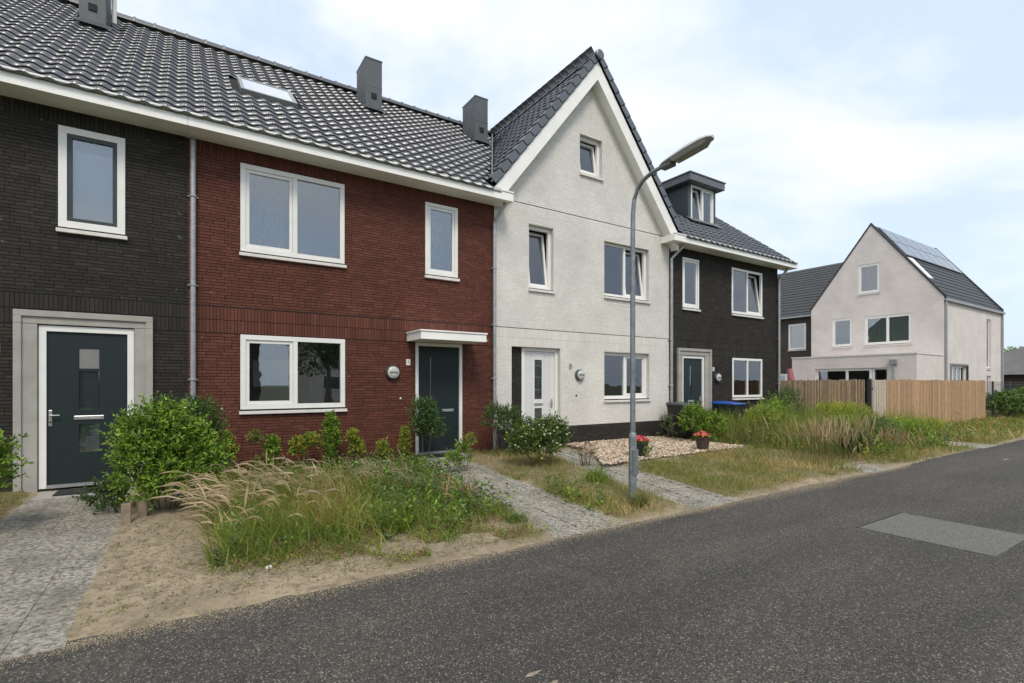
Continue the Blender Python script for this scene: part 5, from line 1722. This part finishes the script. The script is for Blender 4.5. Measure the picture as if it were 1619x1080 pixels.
wl = [(12.9, -2.3, .75, .55, GRT, 'mid-green weedy bush right of the orange flower pot'), (14.3, -1.9, .95, .7, GL1, 'tall green weeds below the ground floor window of the dark end house'),
      (15.9, -1.3, 1.25, .7, [(.07, .13, .04), (.05, .10, .03)], 'tallest reedy weeds at the right corner of the dark end house'), (15.6, -2.9, .85, .7, GLY, 'yellow-flowering weeds in the middle of the wild garden'),
      (17.2, -2.6, .85, .7, GLY, 'golden-green weeds against the brown reed fence'), (13.4, -3.9, .62, .6, GL1, 'low dark bush at the near edge of the wild garden'),
      (15.2, -4.2, .5, .6, GLG, 'grey-green weeds near the road before the fence gate'), (17.0, -4.1, .45, .6, GL1, 'low green weeds in front of the slatted gate'), (12.3, -4.9, .42, .4, GL2, 'dark weed beside the beige roadside grass'),
      (18.9, -4.0, .32, .6, GLY, 'low weeds with yellow flowers before the pale bamboo fence')]
for i, (x, y, h, r_, c_, lb) in enumerate(wl):
    ex = [('yellow_flowers', 40, (.55, .42, .03), .028, .1)] if ('yellow' in lb) else None
    h *= 1.12
    c_ = [tuple(min(.4, q_ * k_) for q_, k_ in zip(t_, (1.25, 1.2, 1.1))) for t_ in c_]
    lob = [(rp_.uniform(-.5, .5) * r_, rp_.uniform(-.4, .4) * r_, h * rp_.uniform(.35, .6), r_ * .55, r_ * .5, h * .45) for _ in range(5)]
    shrub('wild_bush', (x, y), lob, 420, .060, c_, lb, 'weeds', None, 50 + i, 6, .17, 9, 1.1, extra=ex, wide=.32)
V, F, C = merge([blades(14000, (11.8, 18.4, -5.0, -.3), .62, .014, .35, GRT + [(.20, .21, .07), (.26, .23, .10)], lambda x, y: sm(11.6, 12.6, x + .8 * y * 0) * sm(-4.9, -3.9, y + .6 * (vnoise(x, y, 1, 3) - .5)), 109, (0, 0))])
o = npmesh('wild_grass', V, F, GRASS, cols=C); tag(o, 'tall wild grass filling the garden of the dark end house', 'grass', kind='stuff')
for i, (x, y, z_, r_) in enumerate(((31.5, -2.9, .7, 1.6), (34.5, -3.0, .8, 1.8), (38.2, -2.8, .8, 2.0), (42.5, -2.9, .85, 2.2), (47.5, -3.0, .9, 2.6))):
    shrub('hedge_bush', (x, y), [(0, 0, z_ * .8, r_, .6, z_ * .65), (r_ * .4, -.2, z_ * .6, r_ * .6, .5, z_ * .6)], 620, .11, [(.09, .15, .035), (.12, .18, .05), (.06, .11, .025)],
          ['first climbing bush right of the bamboo fence end', 'second climbing bush along the black wire fence', 'third climbing bush along the black wire fence', 'fourth climbing bush along the wire fence', 'farthest climbing bush along the wire fence'][i],
          'bush', 'bushes growing through the black wire fence', 70 + i, 4, .25, 9, .3, wide=.6)


def tree(name, base, h, crown, n, cols, label, seed, leaf=.22):
    rg = np.random.default_rng(seed); r2 = random.Random(seed)
    root = empty(name, (*base, 0), label, 'tree')
    m = M(); bx, by = base
    m.tube([(bx, by, -.1), (bx + .1, by, h * .3), (bx, by + .1, h * .75)], [.22, .16, .06], 8)
    for k in range(8):
        a = r2.uniform(0, 6.28); z = h * r2.uniform(.3, .65)
        m.tube([(bx, by, z), (bx + crown * .7 * math.cos(a), by + crown * .7 * math.sin(a), z + h * .22)], [.07, .02], 6)
    m.build('trunk', BARK, root)
    lob = []
    for k in range(11):
        a = r2.uniform(0, 6.28); r_ = crown * r2.uniform(.1, .75)
        lob.append((bx + r_ * math.cos(a), by + r_ * math.sin(a), h * r2.uniform(.45, .85), crown * r2.uniform(.3, .5)))
    lob = np.array(lob)[rg.integers(0, 11, n)]
    U = rg.normal(0, 1, (n, 3)); U /= np.linalg.norm(U, axis=1, keepdims=True)
    P = lob[:, :3] + U * (lob[:, 3] * rg.uniform(.5, 1.1, n) ** .6)[:, None]
    C = np.array(cols)[rg.integers(0, len(cols), n)] * rg.uniform(.75, 1.25, (n, 1))
    V, F, C = leaves(P, U + rg.normal(0, .6, (n, 3)), leaf * rg.uniform(.6, 1.3, n), leaf * .6 * rg.uniform(.7, 1.3, n), C, rg)
    npmesh('crown', V, F, LEAF, root, cols=C, kind='stuff')
    return root


tree('broadleaf_tree', (75.0, 4.6), 5.6, 2.6, 6000, GL1, 'green tree cut by the right edge of the frame above the barn', 91)

weeds('ground_weeds', 260, (-.55, 1.2, -5.8, -2.9), lambda x, y: sm(.5, .7, vnoise(x, y, 2.0, 41)), .018, GLY + [(.16, .14, .05)], 6, 'tiny sparse weeds scattered over the bare sand beside the path', 206, .02)
BR = [(.24, .12, .06), (.30, .17, .08), (.20, .13, .06), (.16, .17, .05)]
weeds('ground_weeds', 3000, (.15, 4.6, -5.2, -.3), lambda x, y: dens(x, y) * (.30 + .70 * sm(1.4, 2.6, x)), .055, GL1 + GLG + GL2, 9, 'broad-leaved weeds mixed into the overgrown grass of the red house garden', 201, .20)
weeds('ground_weeds', 1500, (.1, 4.4, -5.75, -4.4), lambda x, y: (dens(x, y) > .12) * .8, .030, BR + GLY, 7, 'low reddish-brown and yellow weeds along the sandy edge of the grass', 202, .05)
weeds('ground_weeds', 700, (4.6, 9.4, -5.8, -.3), lambda x, y: dens(x, y) * .5, .035, GL1 + GLY, 7, 'small green weeds in the strip between the two middle paths', 203, .05)
weeds('ground_weeds', 2600, (11.0, 18.8, -5.4, -.3), lambda x, y: dens(x, y) * sm(11, 12.5, x), .065, GL1 + GLY + GLG, 9, 'leafy weeds filling the wild garden before the dark end house', 204, .35)
weeds('ground_weeds', 1500, (18.5, 45, -5.7, -2.9), lambda x, y: dens(x, y) * .6, .07, GL1 + GLY, 7, 'low leafy weeds in the verge before the bamboo fence', 205, .10)

# ------------------------------------------------------------------ fences
BAM = simple('bamboo_pale', (.46, .30, .175), .75, .15, 5, bmp=.2)
BRN = simple('reed_brown', (.17, .105, .06), .85, .2, 5, bmp=.2)


def vary(base, name):
    m, N, L, b = new_mat(name)
    oi = N.new('ShaderNodeObjectInfo'); at = N.new('ShaderNodeAttribute'); at.attribute_name = 'tint'
    ad = N.new('ShaderNodeMath'); ad.operation = 'ADD'; L.new(at.outputs['Fac'], ad.inputs[0]); L.new(oi.outputs['Random'], ad.inputs[1])
    fr = N.new('ShaderNodeMath'); fr.operation = 'FRACT'; L.new(ad.outputs[0], fr.inputs[0])
    col = mixc(N, L, fr.outputs[0], tuple(x * .68 for x in base), tuple(min(1, x * 1.25) for x in base))
    f = noise(N, L, 7, 6, .7)
    col = mixc(N, L, 1.0, col, ramp(N, L, f, .3, .7, (.8,) * 3, (1.15,) * 3), 'MULTIPLY')
    L.new(col, b.inputs['Base Color']); b.inputs['Roughness'].default_value = .8
    return m


BAM, BRN = vary((.44, .285, .165), 'bamboo_pale'), vary((.42, .30, .19), 'reed_brown')


def stick_fence(name, p0, p1, h, pitch, mat, label, posts, rail_mat, n_single, side=1):
    p0, p1 = Vector(p0), Vector(p1)
    root = empty(name, p0, label, 'fence')
    d = (p1 - p0); Ln = d.length; d.normalize(); nrm = Vector((d.y, -d.x, 0)) * side
    rg = random.Random(3)
    n = int(Ln / pitch)
    me = bpy.data.meshes.new('slat')
    seg = 6; r = pitch * .48
    vs = [(r * math.cos(2 * PI * k / seg), r * math.sin(2 * PI * k / seg), z) for z in (0, 1) for k in range(seg)]
    me.from_pydata(vs, [], [(k, (k + 1) % seg, (k + 1) % seg + seg, k + seg) for k in range(seg)] + [tuple(range(seg, 2 * seg))])
    me.materials.append(mat)
    items = []
    for i in range(n):
        p = p0 + d * (i + .5) * pitch + nrm * rg.uniform(-.006, .006)
        items.append((p, h * rg.uniform(.985, 1.008)))
    items.sort(key=lambda t: (t[0] - CAM).length)
    for p, hh in items[:n_single]:
        o = bpy.data.objects.new('slat', me); link(o, root, p); o.scale = (1, 1, hh)
    rest = items[n_single:]
    if rest:
        V, F, T = [], [], []
        for p, hh in rest:
            b = len(V); V += [(p.x + v[0], p.y + v[1], p.z + v[2] * hh) for v in vs]
            F += [(b + k, b + (k + 1) % seg, b + (k + 1) % seg + seg, b + k + seg) for k in range(seg)]
            T += [rg.random()] * seg
        npmesh('slats', V, F, mat, root, kind='stuff', tint=T)
    for t in posts:
        p = p0 + d * t + nrm * (-.05)
        q = M(); q.box(p.x - .04, p.x + .04, p.y - .04, p.y + .04, 0, h + .02); q.build('fence_post', rail_mat, root, p)
    for z in (.35, h - .3):
        q = M(); a = p0 - nrm * .03; b = p1 - nrm * .03
        q.tube([(a.x, a.y, z), (b.x, b.y, z)], .015, 5); q.build('rail', rail_mat, root)
    return root


stick_fence('bamboo_fence', (19.75, -2.68, 0), (29.4, -2.80, 0), 1.74, .040, BAM, 'pale new bamboo screen fence along the verge, right of the gate', (.05, 1.9, 4.3, 6.8, 9.5), WOOD, 240)
stick_fence('reed_fence', (18.45, -2.55, 0), (18.15, 7.0, 0), 1.74, .042, BRN, 'weathered brown reed screen fence between the dark end house and the gate', (.3, 2.4, 4.6, 7.0), WOOD, 228, -1)
gt = empty('slatted_gate', (18.6, -2.65, 0), 'narrow garden gate of pale upright slats between the brown and the pale fence', 'gate')
for i in range(8):
    q = M(); x = 18.72 + i * .125
    q.box(x, x + .058, -2.70, -2.675, .08, 1.73); q.build('slat', simple('pale_slat', (.62, .52, .42), .8) if i == 0 else bpy.data.materials['pale_slat'], gt, (x, -2.69, .08))
for z in (.4, 1.4):
    q = M(); q.box(18.68, 19.68, -2.672, -2.65, z, z + .07); q.build('rail', BLACK, gt)
q = M(); q.box(18.50, 18.60, -2.70, -2.60, 0, 1.76); q.build('gate_post', simple('dark_post', (.035, .03, .027), .8), gt)
q = M(); q.box(19.66, 19.72, -2.64, -2.58, 0, 1.74); q.build('gate_post', WOOD, gt)
# black wire fence
wf = empty('wire_fence', (29.6, -2.8, 0), 'black metal wire fence continuing from the bamboo fence to the right', 'fence')
x = 30.3
k = 0
while x < 58:
    q = M(); q.box(x - .035, x + .035, -2.86, -2.79, 0, 1.72); q.build('fence_post', INK, wf, (x, -2.8, 0))
    x += 2.5
q = M()
for z in (.15, .5, .85, 1.2, 1.55, 1.68): q.box(29.5, 58, -2.845, -2.835, z, z + .012)
for i in range(280):
    q.box(29.5 + i * .1, 29.508 + i * .1, -2.834, -2.828, .1, 1.7)
o = q.build('wire_mesh', INK, wf); o['kind'] = 'stuff'

# ------------------------------------------------------------------ street lamp
sl = empty('street_lamp', (5.21, -5.06, 0), 'grey steel street lamp with curved arm over the road in front of the white house', 'street lamp')
q = M(); q.tube([(5.21, -5.06, -.05), (5.21, -5.06, .86), (5.21, -5.06, .90), (5.21, -5.06, .93)], [.056, .055, .052, .038], 16)
q.build('pole_base', STEEL, sl, smooth=True)
q = M()
pts = [(5.21, -5.06, .90), (5.21, -5.06, 3.4), (5.21, -5.065, 3.95), (5.21, -5.09, 4.14), (5.21, -5.15, 4.27), (5.21, -5.25, 4.355), (5.21, -5.40, 4.405), (5.21, -5.62, 4.425)]
q.tube(pts, [.037, .034, .031, .030, .029, .028, .027, .026], 14)
q.build('pole', STEEL, sl, smooth=True)
q = M(); q.box(5.16, 5.26, -5.118, -5.10, .35, .70); q.build('access_hatch', STEEL, sl)
HEAD = simple('lamp_head', (.50, .50, .48), .5, .08, 8, bmp=.05, dirt=.25)


def headY(t): return -5.56 - .76 * t
sec = [(0, .035, .02, .03), (.06, .065, .035, .045), (.25, .085, .055, .05), (.55, .10, .07, .045), (.82, .10, .06, .03), (.95, .075, .04, .02), (1.0, .03, .02, .01)]
vs, fs = [], []
seg = 14
for (t, hw, top, bot) in sec:
    for k in range(seg):
        a = 2 * PI * k / seg
        zz = math.sin(a)
        vs.append((5.21 + hw * math.cos(a), headY(t), 4.43 + .075 * t + (top if zz > 0 else .012) * zz))
for i in range(len(sec) - 1):
    for k in range(seg):
        a0 = i * seg + k; a1 = i * seg + (k + 1) % seg
        fs.append((a0, a1, a1 + seg, a0 + seg))
fs += [tuple(range(seg)), tuple(range(len(vs) - 1, len(vs) - seg - 1, -1))]
q = M(); q.add(vs, fs)
lh = q.build('lamp_head', HEAD, sl, smooth=True)
q = M()
prof = [(.24, .078), (.30, .086), (.60, .092), (.85, .088), (.93, .06)]
vs, fs = [], []
for (t, hw) in prof:
    for (sx, dzz) in ((-1, .0), (-.75, -.05), (.75, -.05), (1, .0)):
        vs.append((5.21 + sx * hw, headY(t), 4.425 + .075 * t + dzz * (1 if .25 < t < .9 else .3)))
for i in range(len(prof) - 1):
    for k in range(3):
        a = 4 * i + k; fs.append((a, a + 1, a + 5, a + 4))
fs += [(0, 1, 2, 3), (16, 17, 18, 19)]
q.add(vs, fs)
q.build('lamp_cover', simple('aged_diffuser', (.30, .295, .265), .35, .15, 20, bmp=0), lh)
q = M(); q.box(5.15, 5.27, -5.75, -5.57, 4.375, 4.435); q.build('gear_box', simple('gear_housing', (.14, .14, .13), .6), lh, bevel=.01)

# ------------------------------------------------------------------ wheelie bins
def wheelie(x0, x1, y0, y1, H, body, lid, label, lidlabel=None):
    cx, cy = (x0 + x1) / 2, (y0 + y1) / 2
    root = empty('wheelie_bin', (cx, cy, .06), label, 'wheelie bin')
    m = M(); g = .06; z0, z1 = .14, H - .06
    vs = [(x0 + g, y0 + g, z0), (x1 - g, y0 + g, z0), (x1 - g, y1 - g, z0), (x0 + g, y1 - g, z0), (x0, y0, z1), (x1, y0, z1), (x1, y1, z1), (x0, y1, z1)]
    m.add(vs, [(0, 3, 2, 1), (4, 5, 6, 7), (0, 1, 5, 4), (1, 2, 6, 5), (2, 3, 7, 6), (3, 0, 4, 7)])
    m.box(x0 - .02, x1 + .02, y0 - .02, y1 + .01, z1 - .045, z1 + .0015)
    bo = m.build('bin_body', body, root, bevel=.012)
    m = M()
    m.add([(x0 - .03, y0 - .05, z1 + .004), (x1 + .03, y0 - .05, z1 + .004), (x1 + .03, y1, z1 + .004), (x0 - .03, y1, z1 + .004),
           (x0 - .01, y0 - .02, z1 + .035), (x1 + .01, y0 - .02, z1 + .035), (x1 + .01, y1 - .02, z1 + .085), (x0 - .01, y1 - .02, z1 + .085)],
          [(0, 3, 2, 1), (4, 5, 6, 7), (0, 1, 5, 4), (1, 2, 6, 5), (2, 3, 7, 6), (3, 0, 4, 7)])
    lo = m.build('bin_lid', lid, root, bevel=.015)
    m = M(); m.tube([(x0 + .04, y1 + .05, z1 + .03), (x1 - .04, y1 + .05, z1 + .03)], .016, 8)
    m.box(x0 + .03, x0 + .06, y1 - .01, y1 + .06, z1 + .005, z1 + .05); m.box(x1 - .06, x1 - .03, y1 - .01, y1 + .06, z1 + .005, z1 + .05)
    m.build('bin_handle', body, root)
    for xx in (x0 + .02, x1 - .06):
        m = M()
        vs, fs = [], []
        for dx in (0, .045):
            for k in range(16):
                a = 2 * PI * k / 16; vs.append((xx + dx, y1 - .10 + .10 * math.cos(a), .16 + .10 * math.sin(a)))
        fs = [(k, (k + 1) % 16, (k + 1) % 16 + 16, k + 16) for k in range(16)] + [tuple(range(16)), tuple(range(31, 15, -1))]
        m.add(vs, fs); m.build('wheel', RUBBER, root)


PLB = simple('black_plastic', (.018, .019, .021), .45, .1, 8, bmp=.05)
PLG = simple('grey_plastic', (.075, .080, .088), .4, .1, 8, bmp=.05)
PLU = simple('blue_plastic', (.022, .095, .42), .35, .08, 8, bmp=.03)
wheelie(11.58, 12.16, -1.02, -.32, 1.06, PLB, PLG, 'black wheelie bin with dark grey lid in front of the white house corner')
wheelie(13.72, 14.30, -1.0, -.30, 1.04, PLB, PLU, 'black wheelie bin with bright blue lid under the wall lamp of the dark house')

# ------------------------------------------------------------------ flower pots
def pot(x, y, r, h, petal, label, seed, potmat):
    z0 = .06
    root = empty('flower_pot', (x, y, z0), label, 'flower pot')
    m = M(); m.lathe([(r * .68, 0), (r * .95, h * .9), (r, h * .9), (r, h), (r * .9, h), (r * .88, h * .88)], (x, y, z0), 'z', 22)
    m.build('pot', potmat, root, smooth=True)
    rg = np.random.default_rng(seed)
    n = 700
    U = rg.normal(0, 1, (n, 3)); U /= np.linalg.norm(U, axis=1, keepdims=True); U[:, 2] = np.abs(U[:, 2])
    P = np.array([x, y, z0 + h]) + U * np.array([r * .95, r * .95, r * .5]) * rg.uniform(.5, 1, (n, 1))
    C = np.array(GL1)[rg.integers(0, 5, n)]
    V, F, C = leaves(P, U + rg.normal(0, .6, (n, 3)), np.full(n, .05), np.full(n, .03), C, rg)
    npmesh('foliage', V, F, LEAF, root, cols=C, kind='stuff')
    vs, fs, cs = [], [], []
    for i in range(75):
        a = rg.uniform(0, 6.28); rr = r * 1.12 * math.sqrt(rg.random())
        c = Vector((x + rr * math.cos(a), y + rr * math.sin(a), z0 + h + r * .55 * (1 - (rr / (1.2 * r)) ** 2) + rg.uniform(0, .05)))
        nrm = Vector((math.cos(a) * .5, math.sin(a) * .5 - .3, .7)).normalized()
        a_ = nrm.orthogonal().normalized(); b_ = nrm.cross(a_)
        pc = np.array(petal[rg.integers(0, len(petal))]) * rg.uniform(.8, 1.2)
        for ring in range(2):
            for q5 in range(6):
                an = q5 * 2 * PI / 6 + ring * .5
                d = a_ * math.cos(an) + b_ * math.sin(an); s_ = nrm.cross(d); sz = .028 - .009 * ring
                b = len(vs); off = nrm * (.006 * ring)
                vs += [tuple(c + off), tuple(c + off + d * sz * .6 + s_ * sz * .45), tuple(c + off + d * sz + nrm * sz * .25), tuple(c + off + d * sz * .6 - s_ * sz * .45)]
                fs.append((b, b + 1, b + 2, b + 3)); cs.append(pc)
    npmesh('flowers', vs, fs, LEAF, root, cols=np.array(cs), kind='stuff')
    return root


pot(8.06, -2.55, .185, .31, [(.62, .06, .10), (.72, .12, .17), (.55, .05, .07), (.70, .20, .25)], 'black pot of coral-pink flowers on the gravel beside the street lamp', 5, PLB)
pot(10.10, -2.60, .17, .30, [(.66, .12, .08), (.62, .22, .07), (.7, .15, .14)], 'dark pot of orange-red flowers at the right end of the gravel', 6, simple('dark_clay', (.06, .04, .035), .7))
shrub('leafy_weed', (8.0, -2.83), [(0, 0, .14, .08, .06, .13)], 26, .05, [(.14, .20, .04)], 'pale green seedling in front of the coral-pink flower pot', 'weed', seed=61, stems=2, sprig=.06, per=7)

# ------------------------------------------------------------------ small things
dmx = M(); dmx.box(-1.55, -.85, -.50, -.08, .012, .03); o = dmx.build('doormat', RUBBER, None, (-1.2, -.3, 0), bevel=.005); tag(o, 'black rubber doormat on the step of the left-hand door', 'doormat')
st = M(); st.box(-1.75, -.70, -.62, -.04, -.05, .010); o = st.build('door_step', CONC, hA, bevel=.01)
st = M(); st.box(4.15, 5.15, -.45, -.01, -.05, .075); o = st.build('door_step', CONC, hB, bevel=.01)
dm2 = M(); dm2.box(4.30, 4.98, -.42, -.05, .078, .095); o = dm2.build('doormat', RUBBER, None, (4.64, -.2, .08), bevel=.004); tag(o, 'grey doormat on the step of the red house door', 'doormat')
for i, (x, y, h, lb) in enumerate(((-.54, -2.85, .25, 'short wooden stake at the path corner under the shrub, nearer the path'), (-.40, -2.68, .22, 'short wooden stake behind the path-corner stake under the shrub'))):
    q = M(); q.box(x - .045, x + .045, y - .04, y + .04, -.05, h); o = q.build('wooden_stake', WOOD, None, (x, y, 0), bevel=.006); tag(o, lb, 'stake')


def scrap(x, y, s_, mat, lb, cat, seed, hgt=.02):
    r2 = random.Random(seed); m = M()
    z = float(ground_z(np.array([x]), np.array([y]))[0])
    n = 7
    top = [(x + s_ * math.cos(k * 2 * PI / n) * r2.uniform(.6, 1.1), y + s_ * math.sin(k * 2 * PI / n) * r2.uniform(.5, .9), z + r2.uniform(.008, hgt)) for k in range(n)]
    m.add([(x, y, z + hgt * 1.2)] + top + [(p[0], p[1], z - .01) for p in top], [(0, 1 + k, 1 + (k + 1) % n) for k in range(n)] + [(1 + k, 1 + n + k, 1 + n + (k + 1) % n, 1 + (k + 1) % n) for k in range(n)])
    o = m.build(mat.name.replace('_mat', ''), mat, None, (x, y, z)); tag(o, lb, cat)


scrap(.62, -5.22, .035, simple('paper_scrap', (.72, .71, .68), .8), 'small crumpled white scrap on the sand in front of the tall grass', 'litter', 1)
scrap(1.62, -4.60, .07, simple('plastic_scrap', (.025, .06, .07), .4), 'dark teal crumpled plastic half hidden in the grass edge', 'litter', 2, .10)
# folded parasol in the garden of the pink house
pr = empty('folded_parasol', (29.0, 5.2, 0), 'folded pink parasol leaning above the brown fence before the pink house', 'parasol')
q = M(); q.tube([(29.0, 5.20, 0), (29.0, 5.45, 2.4)], .03, 8); q.build('pole', WHITE, pr)
q = M(); q.tube([(29.0, 5.28, 1.2), (29.0, 5.38, 1.8), (29.0, 5.50, 2.45)], [.13, .17, .15], 10)
q.build('canopy', simple('pink_cloth', (.36, .12, .14), .8, .25, 5), pr, smooth=True)
# thin pale cracks in the asphalt
for ck in CRACKS:
    r2 = random.Random(len(ck)); vs, fs = [], []
    pts = []
    for a, b in zip(ck[:-1], ck[1:]):
        n = 14
        for k in range(n):
            t = k / n
            pts.append((a[0] + (b[0] - a[0]) * t + r2.gauss(0, .012), a[1] + (b[1] - a[1]) * t + r2.gauss(0, .012)))
    for k, p in enumerate(pts):
        wd = r2.uniform(.001, .005)
        vs += [(p[0], p[1] - wd, .004), (p[0] + wd * .5, p[1] + wd, .004)]
        if k: fs.append((2 * k - 2, 2 * k - 1, 2 * k + 1, 2 * k))
    q = M(); q.add(vs, fs); q.build('road_crack', simple('crack_filler', (.105, .085, .07), .95, .3, 60))['kind'] = 'structure'
# sand washed on to the asphalt
for i, (x, y, a, b) in enumerate(((1.62, -7.73, .07, .02), (1.66, -7.86, .05, .02), (14.6, -6.75, .20, .05))):
    q = M(); n = 14
    r2 = random.Random(i)
    q.add([(x, y, .0075)] + [(x + a * math.cos(k * 2 * PI / n) * r2.uniform(.4, 1), y + b * math.sin(k * 2 * PI / n) * r2.uniform(.4, 1), .003) for k in range(n)], [(0, 1 + k, 1 + (k + 1) % n) for k in range(n)])
    q.build('sand_spill', simple('sand_spill', (.26, .22, .16), .95, .3, 30))['kind'] = 'structure'

# ------------------------------------------------------------------ the other side of the street (seen mirrored in the ground floor windows)
for i, (x0, y0, w_, lb) in enumerate(((-9, -34, 14, 'brick house across the street, mirrored in the red house window'), (9, -36, 12, 'lower brick house across the street, right of the first'), (27, -38, 14, 'far brick house across the street, mirrored in the white house window'))):
    h_ = empty('opposite_house', (x0 + w_ / 2, y0, 0), lb, 'house')
    q = M(); q.box(x0, x0 + w_, y0 - 9, y0, -.1, 5.4); q.build('wall', BROWNB if i != 1 else PINKB, h_)
    q = M(); q.prism([(-.5, 5.3), (9.5, 5.3), (4.5, 9.6)], 0, w_ + .4); q.v = [(x0 - .2 + p[1], y0 - 9 + p[0], p[2]) for p in q.v]
    q.build('roof', TILEM, h_)
    for k in range(4):
        for z in (1.0, 3.6):
            q = M(); a = x0 + 1.2 + k * (w_ - 2) / 4; q.box(a, a + 1.5, y0 + .0, y0 + .06, z, z + 1.4); wo = q.build('window', WHITE, h_)
            q = M(); q.box(a + .1, a + 1.4, y0 + .061, y0 + .07, z + .1, z + 1.3); q.build('pane', simple('far_glass', (.03, .035, .04), .05) if (i, k, z) == (0, 0, 1.0) else bpy.data.materials['far_glass'], wo)
tree('broadleaf_tree', (8.6, -27), 6.5, 2.6, 3500, GL2, 'tree across the street between two houses', 92)
tree('broadleaf_tree', (22, -30), 7.5, 3.2, 3500, GL2, 'larger tree across the street by the far house', 93)
